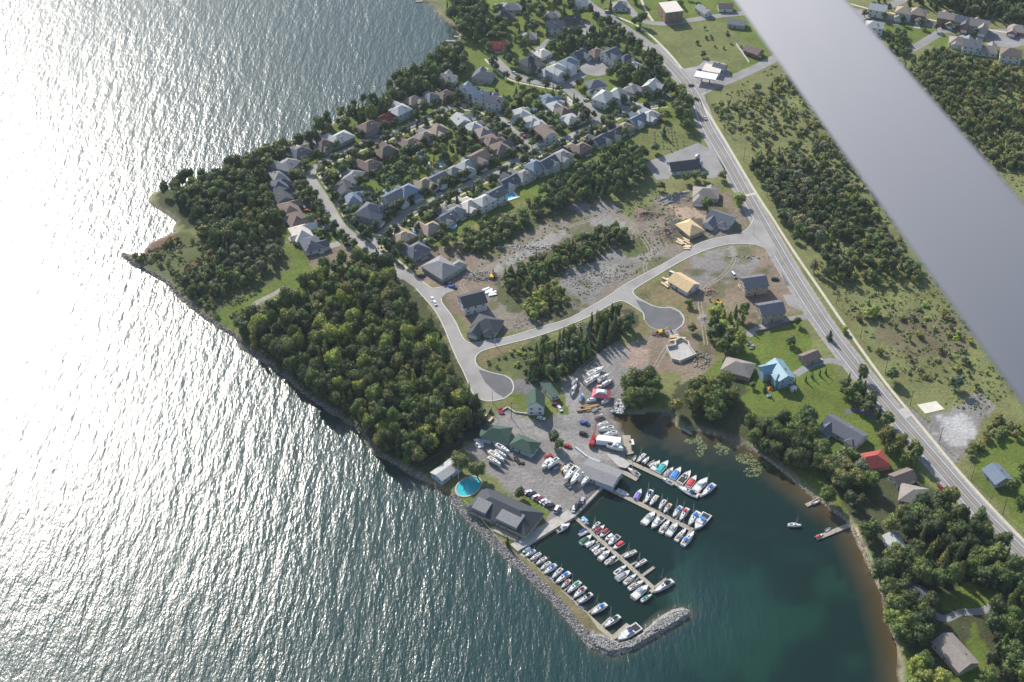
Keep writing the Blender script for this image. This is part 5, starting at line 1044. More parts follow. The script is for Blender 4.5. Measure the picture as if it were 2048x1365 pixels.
fleet(c2, [(742,384,673,418,'pontoon','navy'),(772,418,688,484,'motor','darkgreen'),(797,460,725,502,'motor','white'),(836,485,766,536,'open','black','white'),(877,512,792,563,'sail','none'),(910,534,830,602,'cruiser','cream'),(957,574,873,637,'sail','white'),(1037,648,943,716,'sail','none','cream'),(1062,688,960,757,'motor','grey'),(1112,714,1018,788,'sail','cream'),(1168,764,1050,828,'sail','cream'),(1200,798,1086,894,'cruiser','grey'),(1228,868,1146,920,'sail','teal')],
 'from the quay, left side of second jetty', 'boats at the second jetty, left side')
fleet(c3, [(792,678,735,778,'motor','purple'),(828,808,894,685,'sail','navy'),(872,834,950,740,'sail','white'),(962,874,1026,782,'sail','none'),(1008,908,1080,820,'sail','orange'),(1097,950,1184,845,'sail','blue'),(1163,984,1246,864,'sail','red'),(1250,1030,1352,898,'sail','blue')],
 'from the shore, upper side of third jetty', 'boats at the third jetty, upper side')
boat(c3(1318,1068), c3(1438,920), 'cruiser', 'blue', 'big white motor yacht with blue canvas at the end of the third jetty', group='boats at the third jetty, upper side', wscale=1.15)
fleet(c3, [(928,895,814,1015,'cruiser','grey'),(890,1054,1006,945,'cruiser','white'),(1068,976,982,1100,'sail','cream'),(1145,1006,1052,1126,'cruiser','grey'),(1230,1060,1130,1180,'sail','cream'),(1308,1088,1195,1225,'sail','blue')],
 'from the shore, lower side of third jetty', 'boats at the third jetty, lower side')
boat(c3(672,737), c3(556,682), 'canoe', 'white', 'long slim white rowing shell alongside the third jetty', group='boats at the third jetty, upper side')
fleet(c3, [(744,345,708,395,'open','grey'),(758,412,828,332,'sail','none','cream'),(868,362,812,422,'motor','white'),(925,395,862,448,'open','grey'),(972,398,900,490,'cruiser','cream'),(1055,402,950,515,'motor','teal'),(1105,466,1025,545,'motor','grey'),(1178,465,1092,578,'motor','blue'),(1274,500,1165,620,'motor','none'),(1328,545,1248,652,'motor','red'),(1438,568,1316,694,'cruiser','white'),(1382,745,1504,628,'sail','blue')],
 'from the shore, upper side of fourth jetty', 'boats at the fourth jetty, upper side')
boat(c3(985,562), c3(1102,632), 'sail', 'none', 'white sailboat moored alongside the middle of the fourth jetty', group='boats at the fourth jetty, lower side')
boat(c3(1145,652), c3(1348,746), 'sail', 'navy', 'biggest white sailboat, lying alongside the outer end of the fourth jetty', group='boats at the fourth jetty, lower side')
boat(c3(655,468), c3(775,545), 'sail', 'tan', 'white sailboat beside the short pale jetty near the slipway', group='boats near the slipway')
boat(c2(606,332), c2(508,388), 'cruiser', 'white', 'white cabin cruiser alone along the middle of the quay', group='boats along the quay')
boat(c2(268,466), c2(200,504), 'cruiser', 'grey', 'small grey-topped cruiser in the corner of the quay', group='boats along the quay')
boat((1603,1051), (1576,1050), 'sail', 'white', 'lone white sailboat at a mooring in the open bay', group='boats in the bay')
boat((1645,1068), (1632,1076), 'motor', 'red', 'red-covered motorboat beside the longer east bank jetty', group='boats in the bay', wscale=1.1)
boat((1662,1056), (1650,1062), 'open', 'grey', 'small grey open boat beside the longer east bank jetty', group='boats in the bay')
boat((1622,1008), (1640,999), 'open', 'grey', 'open boat tied to the short east bank jetty', group='boats in the bay')
# ashore
def ashore(fn, items, where, group, zz=3.3):
    for i, it in enumerate(items):
        x0, y0, x1, y1, kind, cov = it[:6]; hullc = it[6] if len(it) > 6 else 'white'
        kw = dict(sail='sailboat', motor='motorboat', cruiser='cabin cruiser', open='open boat')[kind]
        cv = f" with {cov} cover" if cov not in ('none',) else ''
        boat(fn(x0, y0), fn(x1, y1), kind, cov, f"{hullc} {kw}{cv} ashore, {ORD[i]} {where}", hull=hullc, z=zz if kind == 'sail' else 2.5, group=group, mast=len(it) > 7)
ashore(c1, [(757,778,653,716,'sail','none'),(732,808,642,762,'sail','none'),(716,840,598,768,'sail','none'),(690,872,592,812,'sail','none')], 'from the top beside the willow', 'boats ashore beside the willow')
ashore(c1, [(998,896,1078,826,'cruiser','white'),(1043,890,1124,820,'sail','none'),(1143,918,1178,870,'open','none','yellow'),(1163,932,1229,866,'cruiser','cream'),(1168,988,1268,886,'sail','none'),(1216,1014,1314,902,'sail','none'),(1276,988,1338,922,'cruiser','cream'),(1296,1024,1384,936,'sail','white')],
 'from the left in the boatyard rank', 'boats ashore in the boatyard rank')
boat(c1(1090,905), c1(1118,885), 'open', 'blue', 'small blue boat ashore beside the yellow one in the boatyard', hull='blue', z=2.2, group='boats ashore in the boatyard rank')
ashore(c3, [(352,58,466,24,'sail','none'),(374,90,524,72,'sail','none'),(424,142,556,116,'sail','none')], 'from the top beside the bay shore', 'boats ashore at the bay side')
boat(c3(618,280), c3(462,235), 'cruiser', 'white', 'biggest white motor yacht ashore beside the slipway', z=2.9, group='boats ashore at the bay side')
ashore(c1, [(1474,128,1345,192,'sail','none'),(1440,186,1330,248,'sail','none'),(1514,180,1428,232,'sail','grey'),(1458,266,1396,304,'cruiser','red'),(1332,388,1408,366,'motor','white')], 'from the top in the upper yard', 'boats ashore in the upper yard')
ashore(c1, [(1310,330,1290,375,'motor','blue'),(1530,225,1462,262,'motor','white'),(1380,455,1418,436,'open','grey'),(1395,505,1460,480,'open','cream')], 'from the top, upper yard gaps', 'small boats in the upper yard')
ashore(c1, [(1270,215,1235,262,'motor','grey'),(1262,262,1232,305,'motor','white'),(1250,300,1220,335,'open','grey'),(1450,395,1500,375,'motor','grey')], 'from the top along the yard hedge', 'boats ashore along the yard hedge')
a_ = at(*c3(478, 212), LZ+1.5); t = thing('wrapped_boat', 'boat wrapped in a tall white plastic cover beside the slipway', 'boat', (a_.x, a_.y, LZ), heading(c3(415,205), c3(540,220)))
MB().box(-7, 7, -2.6, 2.6, .9, 3.6, top=(1.0, .5)).build('plastic_cover', cloth('white'), t); m = MB().box(-6, 5, -1.6, 1.6, .2, .9, top=(-.6, -.5)); m.build('hull', WHITE, t)
a_ = at(*c1(1452, 340), LZ+2); t = thing('marquee', 'pink and white marquee tent in the upper yard', 'tent', (a_.x, a_.y, LZ), heading(c1(1405,340), c1(1500,350)))
m = MB(); m.box(-5, 5, -3.6, 3.6, 2.5, 4.4, top=(2.6, 1.9)); m.build('canopy', cloth('pink'), t); MB().box(-2.7, 2.7, -1.9, 1.9, 4.2, 5.0, top=(1.2, .8)).build('canopy_top', cloth('white'), t)
for sx in (-4.8, 4.8):
    for sy in (-3.4, 3.4): MB().tube((sx, sy, 0), (sx, sy, 2.6), .08).build('post', WTRIM, t)

# ------------------------------------------------------------------ breakwater rocks, lily pads, rubble
def scatter(name, X, Y, Zc, S, cols, label, mat=None, flat=1.0, seed=1):
    g = np.random.default_rng(seed); n = len(X); d = IV[None]*g.uniform(.72, 1.2, (n, 12, 1))*np.array([1, 1, .7*flat])
    a = g.random(n)*6.28; ca, sa = np.cos(a)[:, None], np.sin(a)[:, None]; sx = g.uniform(.75, 1.4, (n, 1))
    x = d[..., 0]*sx; y = d[..., 1]; V = np.stack([(x*ca-y*sa)*S[:, None]+X[:, None], (x*sa+y*ca)*S[:, None]+Y[:, None], d[..., 2]*S[:, None]+Zc[:, None]], 2).reshape(-1, 3)
    T = (IF[None]+12*np.arange(n)[:, None, None]).reshape(-1, 3); cc = np.array(cols)[g.integers(len(cols), size=n)]*g.uniform(.65, 1.3, (n, 1))
    o = link(name, big_mesh(name, V, np.zeros((0, 4), int), T, mat or ROCKA, {'tint': np.repeat(cc, 12, 0)})); o['kind'] = 'stuff'; o['label'] = label; return o
ROCKA = bpy.data.materials.new('rock'); ROCKA.use_nodes = True; n = ROCKA.node_tree; b = n.nodes['Principled BSDF']; b.inputs['Roughness'].default_value = .9
a = n.nodes.new('ShaderNodeAttribute'); a.attribute_name = 'tint'; tc = n.nodes.new('ShaderNodeTexCoord'); vm = n.nodes.new('ShaderNodeVectorMath'); vm.operation = 'SCALE'
n.links.new(a.outputs['Color'], vm.inputs[0]); n.links.new(mrange(n, noise(n, tc, 1.5), .3, .7, .7, 1.3), vm.inputs['Scale']); n.links.new(vm.outputs[0], b.inputs['Base Color'])
def along(pts, n, spread, seed, off=0, z=.0, s=(.5, 1.3)):
    g = np.random.default_rng(seed); P = [at(x, y, .6) for x, y in pts]; seg = [(P[i], P[i+1], (P[i+1]-P[i]).length) for i in range(len(P)-1)]; tot = sum(q[2] for q in seg); X = []; Y = []; Zz = []
    for a_, b_, L in seg:
        k = int(n*L/tot); t = g.random(k); e = g.uniform(-1, 1, k)*spread; d = (b_-a_)/L
        X += list(a_.x+(b_.x-a_.x)*t-d.y*(e+off)); Y += list(a_.y+(b_.y-a_.y)*t+d.x*(e+off)); Zz += list(.75+e/spread*.75*(1 if off >= 0 else 1)+z)
    X, Y, Zz = map(np.array, (X, Y, Zz)); return X, Y, Zz, g.uniform(*s, len(X))
RK = [(.21, .195, .19), (.16, .148, .145), (.28, .262, .25), (.12, .112, .11)]
BW = COAST[COAST.index((905, 990)):COAST.index((1188, 1292))+1]
X, Y, Zz, S = along(BW, 4200, 2.0, 5, off=-.2, z=-.2, s=(.25, .7)); scatter('breakwater_rocks', X, Y, Zz, S, RK, 'grey boulders armouring the breakwater slope')
END = COAST[COAST.index((1188, 1292)):COAST.index((1236, 1286))+1]
X, Y, Zz, S = along(END, 2600, 1.2, 6, off=.6, z=-.1, s=(.25, .65)); scatter('breakwater_rocks', X, Y, Zz, S, [(.26, .245, .23), (.21, .2, .19), (.31, .295, .275)], 'pale boulders of the curved breakwater tip')
g = np.random.default_rng(4); P = atn([(1175,1272),(1205,1272),(1240,1288),(1280,1273),(1322,1238),(1370,1220),(1376,1228),(1335,1253),(1268,1292),(1220,1303),(1190,1290)]); X = g.uniform(P[:, 0].min(), P[:, 0].max(), 5000); Y = g.uniform(P[:, 1].min(), P[:, 1].max(), 5000); m_ = inpoly(X, Y, P); X, Y = X[m_], Y[m_]
scatter('breakwater_rocks', X, Y, np.full(len(X), 1.55), g.uniform(.2, .5, len(X)), [(.30, .285, .265), (.26, .248, .235), (.35, .335, .31)], 'pale stones covering the top of the breakwater tip', seed=9)
X, Y, Zz, S = along(COAST[COAST.index((247, 506)):COAST.index((880, 970)) if (880, 970) in COAST else COAST.index((878, 976))], 1700, 1.3, 7, z=-.3, s=(.25, .6)); scatter('shore_stones', X, Y, Zz, S, RK, 'stones along the foot of the wooded lake bank')
X, Y, Zz, S = along(COAST[COAST.index((1500, 897)):COAST.index((1796, 1300))], 1500, .6, 8, z=-.3, s=(.2, .45)); scatter('shore_stones', X, Y, Zz, S, [(.42, .36, .27), (.36, .3, .23)], 'pale stones edging the east bank of the bay')
X, Y, Zz, S = along([(1255,790),(1240,805),(1228,828)], 160, 3.2, 12, off=1.5, z=1.0, s=(.5, 1.1)); scatter('stone_pile', X, Y, Zz, S, [(.38, .38, .4), (.5, .5, .52), (.28, .28, .3)], 'row of blue-grey boulders at the edge of the upper yard')
def rubble(px, py, rx, ry, n, hgt, cols, seed, label, s=(.2, .55)):
    g = np.random.default_rng(seed); c = at(px, py); r = np.sqrt(g.random(n)); a_ = g.random(n)*6.28; X = c.x+rx*r*np.cos(a_); Y = c.y+ry*r*np.sin(a_); k_ = np.ones(n, bool)
    for Pr, wd in ROADS: k_ &= pdist(X, Y, Pr) > wd+.8
    X, Y, r = X[k_], Y[k_], r[k_]; scatter('loose_stones', X, Y, LZ+hgt*(1-r)**.8, g.uniform(*s, len(X)), cols, label, seed=seed)
def mound(px, py, rx, ry, hgt, rot, mat, label, seed):
    c = at(px, py); r_ = np.random.default_rng(seed); nr, na = 9, 30; V = []; F = []
    for i in range(nr):
        q = i/(nr-1)
        for j in range(na):
            a_ = 2*math.pi*j/na; k = q*(1+.22*math.sin(3*a_+seed)+.12*math.sin(5*a_)); V.append((rx*k*math.cos(a_), ry*k*math.sin(a_), hgt*(1-q)**1.1*(.8+.2*math.sin(2*a_+seed))*(1+.25*r_.normal()*(0 < q < 1))-.12*(q == 1)))
    for i in range(nr-1):
        for j in range(na): F.append((i*na+j, (i+1)*na+j, (i+1)*na+(j+1) % na, i*na+(j+1) % na))
    o = MB().add(V, F).build('spoil_heap', mat); o.location = (c.x, c.y, LZ); o.rotation_euler = (0, 0, rot); tag(o, label, 'heap')
MG = pm('spoil_grey', (.24, .225, .21), .95, .35, .9, .15); MBR = pm('spoil_brown', (.19, .145, .105), .95, .35, .9, .15)
mound(1345, 396, 12, 5, 3.2, .5, MG, 'big grey spoil heap below the car park lawn', 1); mound(1290, 430, 9, 7, 1.8, .2, MBR, 'brown earth heap beside the dirt track', 2); mound(1333, 465, 5, 9, 2.4, .2, MBR, 'dark spoil heap next to the plywood-roofed house', 3)
mound(1320, 667, 6, 3.5, 1.6, 0, MBR, 'spoil heap at the foot of the upper turning bowl', 4); mound(1420, 585, 4, 4, 1.3, 0, MBR, 'earth heap between plywood house and slate houses', 5); mound(1408, 640, 3, 6, 1.2, .3, MG, 'grey heap beside the rutted track below the green bush', 6)
GR = [(.25, .24, .23), (.31, .3, .285), (.2, .185, .17)]; BR = [(.2, .15, .115), (.26, .2, .15), (.16, .12, .09)]
rubble(1345, 397, 13, 6, 130, 2.6, GR, 21, 'loose stones on the heap below the car park lawn'); rubble(1290, 431, 10, 7, 90, 1.2, BR, 22, 'loose clods on the earth heap beside the dirt track'); rubble(1335, 464, 6, 9, 90, 1.8, BR+GR, 23, 'loose clods on the spoil heap next to the plywood-roofed house')
rubble(1320, 667, 7, 4, 50, 1.2, BR, 24, 'loose clods on the heap at the foot of the upper turning bowl'); rubble(960, 553, 12, 5, 200, 1.2, GR, 25, 'scattered stones by the dirt turning area'); rubble(1420, 585, 5, 5, 40, .9, BR, 26, 'loose clods on the heap between plywood house and slate houses')
rubble(1075, 495, 26, 2.5, 260, .4, [(.45, .43, .4), (.36, .34, .32)], 27, 'boulders along the dirt track', (.25, .7)); rubble(1100, 650, 22, 8, 260, .4, GR, 28, 'stones strewn north of the new road', (.2, .55)); rubble(1200, 560, 26, 16, 420, .3, GR, 29, 'stones strewn over the cleared lots', (.2, .5))
rubble(1400, 720, 6, 8, 110, .7, GR, 30, 'stones beside the foundation', (.25, .6)); rubble(1500, 515, 20, 2, 60, .4, GR, 31, 'spoil along the curved kerb near the junction', (.2, .5))
g = np.random.default_rng(77); X = []; Y = []
for px, py, rx, ry, n_ in ((1393,878,9,8,90),(1405,892,7,9,70),(1378,884,7,4,40),(1445,893,14,5,90),(1462,896,12,4,70),(1400,905,6,8,40),(1492,918,16,9,150),(1520,932,16,9,90),(1505,945,14,7,60),(1445,905,10,5,30)):
    c = at(px, py, 0); r = np.sqrt(g.random(n_)); a_ = g.random(n_)*6.28; X += list(c.x+rx*.3*1.1*r*np.cos(a_)); Y += list(c.y+ry*.42*1.1*r*np.sin(a_))
X, Y = np.array(X), np.array(Y); scatter('lily_pads', X, Y, np.full(len(X), .02), g.uniform(.25, .75, len(X)), [(.11, .14, .05), (.08, .11, .04), (.14, .15, .07)], 'floating lily pads in the shallow head of the bay', flat=.06, seed=78)

# ------------------------------------------------------------------ vehicles
CARC = dict(white=(.7, .7, .7), black=(.02, .02, .023), silver=(.42, .43, .45), red=(.4, .03, .03), blue=(.04, .09, .28), grey=(.14, .145, .15), maroon=(.2, .03, .05), tan=(.35, .3, .22), yellow=(.7, .4, .03))
def paint(c): return pm('car_paint_'+c, CARC[c], .25, .05, .5, spec=.6)
CARMESH = {}
def car_meshes(kind, c):
    if (kind, c) in CARMESH: return CARMESH[(kind, c)]
    L, W_ = (5.4, 1.95) if kind in ('van', 'pickup') else (4.6, 1.8); hw = W_/2
    prof = [(-L/2, .35), (L/2-.1, .35), (L/2, .55), (L/2-.15, .80), (L*.24, .95), (-L*.47, .98), (-L/2, .8)]
    m = MB(); n_ = len(prof); V = [(x, -hw, z) for x, z in prof]+[(x, hw, z) for x, z in prof]; m.add(V, [tuple(range(n_)), tuple(range(2*n_-1, n_-1, -1))]+[(i, n_+i, n_+(i+1) % n_, (i+1) % n_) for i in range(n_)])
    body = m.mesh('body', paint(c)); m = MB()
    x0, x1, h = dict(car=(-L*.36, L*.2, 1.42), van=(-L*.48, L*.3, 2.0), pickup=(-L*.05, L*.25, 1.7), suv=(-L*.46, L*.2, 1.62))[kind]
    m.box(x0, x1, -hw+.06, hw-.06, .96, h-.06, top=(.3, .16)); cab = m.mesh('cabin_glass', GLASS)
    m = MB(); m.box(x0+.32, x1-.38, -hw+.22, hw-.22, h-.055, h); roof = m.mesh('car_roof', paint(c)); wh = MB().tube((0, -.11, 0), (0, .11, 0), .33, .33, 10).mesh('wheel', TYRE)
    CARMESH[(kind, c)] = (body, cab, roof, wh, L, hw); return CARMESH[(kind, c)]
def car(px, py, ang, c, label, kind='car', group=None):
    b_, cb, rf, wh, L, hw = car_meshes(kind, c); p = at(px, py, LZ+.8); names = dict(car='car', van='van', pickup='pickup_truck', suv='car')
    t = thing(names[kind], label, names[kind].replace('_', ' '), (p.x, p.y, LZ+.06), ang, group); link('body', b_, t); link('cabin_glass', cb, t); link('car_roof', rf, t)
    for sx in (-.31, .31):
        for sy in (-1, 1): w_ = link('wheel', wh, t); w_.location = (L*sx, sy*(hw-.1), .33)
    return t
ca = heading((1040,990), (1064,1000))+math.pi/2
ROWC = [(895,1077,'white','car'),(925,1090,'black','car'),(955,1113,'white','suv'),(983,1130,'maroon','car'),(1010,1145,'white','car'),(1038,1162,'silver','car'),(1066,1180,'black','suv')]
for i, (x, y, c, k) in enumerate(ROWC): car(*c1(x, y), ca-.5, c, f'{c} car, {ORD[i]} from the left in the clubhouse row', k, 'cars in the clubhouse row')
car(*c1(1115,1205), ca+.1, 'white', 'white van parked alone at the end of the clubhouse lawn', 'van')
for i, (x, y, c, k) in enumerate([(1243,1205,'white','car'),(1262,1188,'black','suv'),(1290,1160,'black','car'),(1308,1140,'silver','car')]): car(*c1(x, y), ca+.25, c, f'{c} car, {ORD[i]} from the left at the quay edge', k, 'cars at the quay edge')
car(*c1(1315,635), -.35, 'black', 'black car parked in the open in the middle of the boatyard', 'suv'); car(*c1(1325,552), -.4, 'blue', 'blue pickup in the boatyard beside the trailer boats', 'pickup')
car(*c1(995,517), -.35, 'white', 'white car parked along the entrance road below the green cottage'); car(*c1(1105,412), -.4, 'maroon', 'maroon car beside the green cottage'); car(*c1(1137,445), -1.2, 'white', 'white car on the patch right of the green cottage')
car(*c1(1197,1030), -.9, 'grey', 'grey car parked below the ranked boats ashore'); car(*c1(1050,805), .5, 'red', 'red car parked behind the white boats ashore'); car(*c1(1195,728), -.4, 'red', 'red car by the masts next to the lone dark tree')
car(865,598, heading((862,590),(873,612)), 'white', 'white car driving at the top of the new road, front one'); car(870,606, heading((862,590),(873,612)), 'white', 'white car behind another at the top of the new road')
car(905,573,-.4,'blue','blue pickup at the end of the stub road','pickup'); car(899,567,-.2,'black','black pickup at the end of the stub road','pickup'); car(843,551,.2,'black','black car in front of the new grey-roofed house')
car(1467,550,-1.2,'white','white van on the bare ground left of the slate houses','van'); car(1550,558,-.1,'black','black car in the drive of the northern slate house'); car(1346,548,-.6,'white','white truck beside the unfinished white-walled house','van')
car(1637,719,0,'silver','silver car by the small brown-roofed garage'); car(1382,170,.3,'grey','grey car at the road junction'); car(1393,198,-1,'black','black car on the main road just below the junction')
car(1400,140,.2,'blue','blue car at the left side of the filling station shop'); car(1440,150,.2,'white','white car behind the fuel canopy','suv'); car(1516,113,-.3,'white','white car beside the strut by the brown-roofed house')
car(1410,236,heading((1405,225),(1415,250)),'silver','silver car on the main road below the roadside trees'); car(1216,24,.1,'silver','silver van on the upper road','van'); car(1271,40,.1,'black','black car by the side street corner')
car(1848,41,heading((1840,46),(1889,56)),'white','white car on the street beyond the strut'); car(1889,56,heading((1840,46),(1889,56)),'black','black car at the corner beyond the strut'); car(1029,146,heading((1010,140),(1035,155)),'silver','silver car on the street to the cul-de-sac')
car(1882,975,heading((1855,905),(1910,968)),'maroon','maroon car in the lay-by near the brown-roofed garage'); car(1396,6,.2,'black','black car beside the narrow grey-roofed house')
for i, (x, y) in enumerate([(1190,118),(1197,115),(1218,117)]): car(x, y, 1.2+.3*i, ['black','silver','white'][i], f"{['black','silver','white'][i]} car on a drive at the northern cul-de-sac")
g = random.Random(5)
for i, (x, y) in enumerate([(640,440),(655,425),(652,459),(695,488),(755,520),(615,421),(680,310),(730,280),(760,268),(838,240),(1000,352),(1085,314),(1128,297),(1150,283),(1240,222),(878,382),(800,425),(828,404),(1014,250),(1048,272),(720,400),(1172,200)]):
    c = g.choice(['white','black','silver','blue','red','grey']); car(x, y, g.uniform(0, 6.28) if 0 else g.choice([.1, .3, 1.6]), c, f"{c} car on a suburban drive, {['western street','lakeside crescent','middle street','east block'][0 if i < 6 else 1 if i < 10 else 2 if i < 18 else 3]}, {ORD[i % 20]} of those from the west", g.choice(['car', 'suv']), 'cars on suburban drives')
def digger(px, py, ang, label):
    p = at(px, py, LZ+1); t = thing('excavator', label, 'excavator', (p.x, p.y, LZ), ang)
    for s in (-1, 1): MB().box(-1.9, 1.9, s*1.2-.3, s*1.2+.3, 0, .8, top=(.3, 0)).build('track', TYRE, t)
    MB().box(-1.8, 1.4, -1.25, 1.25, .85, 1.9, top=(.1, .1)).build('body', paint('yellow'), t); MB().box(.2, 1.5, -1.2, -.2, 1.9, 2.9, top=(.15, .1)).build('cab', GLASS, t)
    m = MB(); m.tube((1.2, .3, 1.7), (4.0, .3, 3.9), .25).tube((4.0, .3, 3.9), (5.8, .3, 1.6), .18); bm_ = m.build('boom', paint('yellow'), t); MB().box(5.2, 6.2, -.2, .8, .5, 1.5, top=(.2, 0)).build('bucket', paint('grey'), bm_)
digger(1323, 664, .2, 'yellow excavator on the spoil below the upper turning bowl'); digger(984, 553, 1.4, 'yellow excavator at the end of the dirt track'); digger(1437, 606, 2.5, 'yellow excavator on the earth by the green bush')
p = at(*c1(1388, 690), LZ+1); t = thing('mobile_crane', 'red mobile crane with lattice boom standing in the boatyard', 'crane', (p.x, p.y, LZ), heading(c1(1370,735), c1(1410,610)))
MB().box(-4.5, 4, -1.3, 1.3, .7, 1.5).build('chassis', paint('red'), t); MB().box(-4.4, -1.0, -1.3, 1.3, 1.5, 2.9, top=(.2, .1)).build('engine_house', paint('red'), t); MB().box(-.8, .8, -1.2, -.1, 1.52, 3.0, top=(.2, .1)).build('cab', GLASS, t)
for sx in (-3.4, -2, 2, 3.3):
    for sy in (-1.25, 1.25): MB().tube((sx, sy-.2, .5), (sx, sy+.2, .5), .5, .5, 10).build('wheel', TYRE, t)
m = MB()
for sy in (-.45, .45):
    for sz in (0, .8): m.tube((-1.5, sy, 2.2+sz), (13, sy*.5, 8.6+sz*.5), .09, .07, 4)
for k in range(12):
    f_ = k/12; x_ = -1.5+14.5*f_; z_ = 2.2+6.4*f_; m.tube((x_, -.45, z_), (x_+1.1, .45, z_+1.0), .05, .05, 4); m.tube((x_, .45, z_+.7), (x_+1.1, -.45, z_+.6), .05, .05, 4)
m.build('boom', paint('red'), t)

# ------------------------------------------------------------------ pools, sheds, poles, stacks, small things
POOLW = pm('pool_water', (.05, .46, .50), .06, .12, .4, spec=.6); POOLB = pm('pool_water_blue', (.08, .42, .65), .06, .1, .4, spec=.6)
def pool(px, py, rx, ry, ang, label, wat=POOLB, sq=False, h=1.1, rimw=.4, rim=WTRIM):
    p = at(px, py, LZ+h*.8); t = thing('swimming_pool', label, 'swimming pool', (p.x, p.y, LZ+.03), ang); n_ = 4 if sq else 28; ph = math.pi/4 if sq else 0; k = 1.4142 if sq else 1
    o_ = [((rx+rimw)*k*math.cos(2*math.pi*i/n_+ph), (ry+rimw)*k*math.sin(2*math.pi*i/n_+ph)) for i in range(n_)]; q_ = [(rx*k*math.cos(2*math.pi*i/n_+ph), ry*k*math.sin(2*math.pi*i/n_+ph)) for i in range(n_)]
    m = MB(); V = [(*a_, 0) for a_ in o_]+[(*a_, h) for a_ in o_]+[(*a_, h) for a_ in q_]+[(*a_, h-.35) for a_ in q_]
    F = []
    for i in range(n_):
        j = (i+1) % n_
        for l in range(3): F.append((l*n_+i, l*n_+j, (l+1)*n_+j, (l+1)*n_+i))
    m.add(V, F).build('rim', rim, t); MB().add([(*a_, h-.2) for a_ in q_], [tuple(range(n_))]).build('pool_water', wat, t); HS.append((p.x, p.y, rx)); return t
pool(937, 973, 5.2, 7.4, heading((937,973), (955,960))-math.pi/2+.15, 'oval turquoise pool on the lawn beneath the willow', POOLW, h=.25, rimw=.8, rim=CONC)
pool(829, 467, 3.0, 3.0, 0, 'round pool with white rim among tan-roofed houses'); pool(841, 309, 2.8, 2.8, 0, 'round bright blue pool in the inner suburban gardens, upper'); pool(882, 330, 2.6, 2.6, 0, 'round blue pool in the inner suburban gardens, lower')
pool(776, 383, 2.8, 2.8, 0, 'round pale blue pool behind the slate-roofed houses'); pool(1018, 393, 4, 2.6, heading((1005,398), (1035,388)), 'rectangular pool with white deck below the street row', sq=True, h=.3, rimw=1.6); pool(906, 452, 2, 2, 0, 'small dark blue pool by the scrub belt'); pool(1000, 10, 3.4, 2, .3, 'pale blue pool by the shore at the top', sq=True, h=.3)
def pole(px, py, label, hgt=10.5, arm=True, group='utility poles along the main road', rz=.6):
    p = at(px, py); t = thing('utility_pole' if arm else 'street_lamp', label, 'pole' if arm else 'street lamp', p, rz, group); MB().tube((0, 0, -.3), (0, 0, hgt), .17, .12, 6).build('post', BARK if arm else ALU, t)
    if arm: MB().box(-1.2, 1.2, -.08, .08, hgt-.9, hgt-.7).build('crossarm', BARK, t)
    else: MB().tube((0, 0, hgt-.1), (1.8, 0, hgt+.2), .06, .05, 5).build('lamp_arm', ALU, t)
for i, (x, y) in enumerate([(1412,205),(1448,262),(1487,322),(1534,395),(1580,470),(1626,545),(1672,612),(1720,678),(1770,745),(1820,812),(1878,885),(1942,960),(2005,1028)]): pole(x, y, f'wooden utility pole, {ORD[i]} from the top along the pavement side of the main road')
pole(1023, 838, 'wooden utility pole by the boatyard entrance', 12, group=None); pole(985, 805, 'street lamp at the end of the new road kerb', 8, False, None); pole(1290, 590, 'street lamp beside the upper turning bowl road', 8, False, None); pole(990, 690, 'street lamp on the new road bend', 8, False, None)
pole(1506, 470, 'street lamp at the new road junction', 8, False, None); pole(1385, 205, 'signal pole at the main junction', 9, False, None)
p = at(905, 975, LZ+1); t = thing('flagpole', 'white flagpole beside the oval pool', 'flagpole', at(917, 958), 0); MB().tube((0, 0, 0), (0, 0, 11), .14, .08, 6).build('post', WTRIM, t); MB().box(-.3, .3, -.3, .3, 0, .4).build('plinth', CONC, t)
# wall along the north edge of the boatyard and the fence by the suburb
def fence(pts, hgt, label, mat, name='fence', cat='fence', zb=LZ, thick=.15, post=None):
    P = [at(x, y, zb) for x, y in pts]; c = P[0]; t = thing(name, label, cat, c)
    for i in range(len(P)-1):
        a_ = P[i]-c; d = P[i+1]-P[i]; L = d.length; M = Matrix.Translation((a_.x, a_.y, 0)) @ Matrix.Rotation(math.atan2(d.y, d.x), 4, 'Z')
        MB().box(.08, L-.08, -thick/2, thick/2, 0, hgt, M=M).build('panel', mat, t)
        MB().box(-.1, .1, -.12, .12, 0, hgt+.15, M=M).build('post', mat, t)
WOOD = pm('fence_boards', (.20, .165, .13), .85, .2, 1.5, stripe=(3, 'X', .3))
fence([(983,822),(972,840),(950,862),(920,885),(890,905),(860,922),(845,930)], 2.2, 'dark board fence between the big wood and the boatyard', pm('dark_fence', (.05, .052, .055), .8, .2, 1), thick=.3)
fence([(560,455),(530,472)], 1.8, 'board fence from the cream roof towards the headland', WOOD); fence([(600,510),(560,520)], 1.8, 'fence at the edge of the green strip', WOOD) if 0 else None
fence([(1472,90),(1485,108),(1498,127)], 1.5, 'pale fence beside the field below the strut', WTRIM); fence([(1026,195),(1070,178)], 1.8, 'dark garden fence by the northern street', WOOD)
fence([(1512,665),(1545,656),(1580,645),(1600,640)], 1.0, 'low timber retaining wall along the curved lane', WOOD, name='retaining_wall', cat='wall', thick=.6); fence([(885,310),(905,325)], 1.6, 'pale fence between inner gardens by the blue pool', WTRIM); fence([(856,335),(880,345)], 1.6, 'pale garden fence above the slate roofs', WTRIM)
fence([(928,1002),(960,1035),(1004,1088)], .5, 'low white rail along the clubhouse path', WTRIM, name='railing', cat='railing', thick=.08)
fence([(1005,822),(1015,816),(1030,826),(1045,828),(1065,830)], .8, 'low stone wall below the green cottage garden', KERB, name='garden_wall', cat='wall', thick=.5)
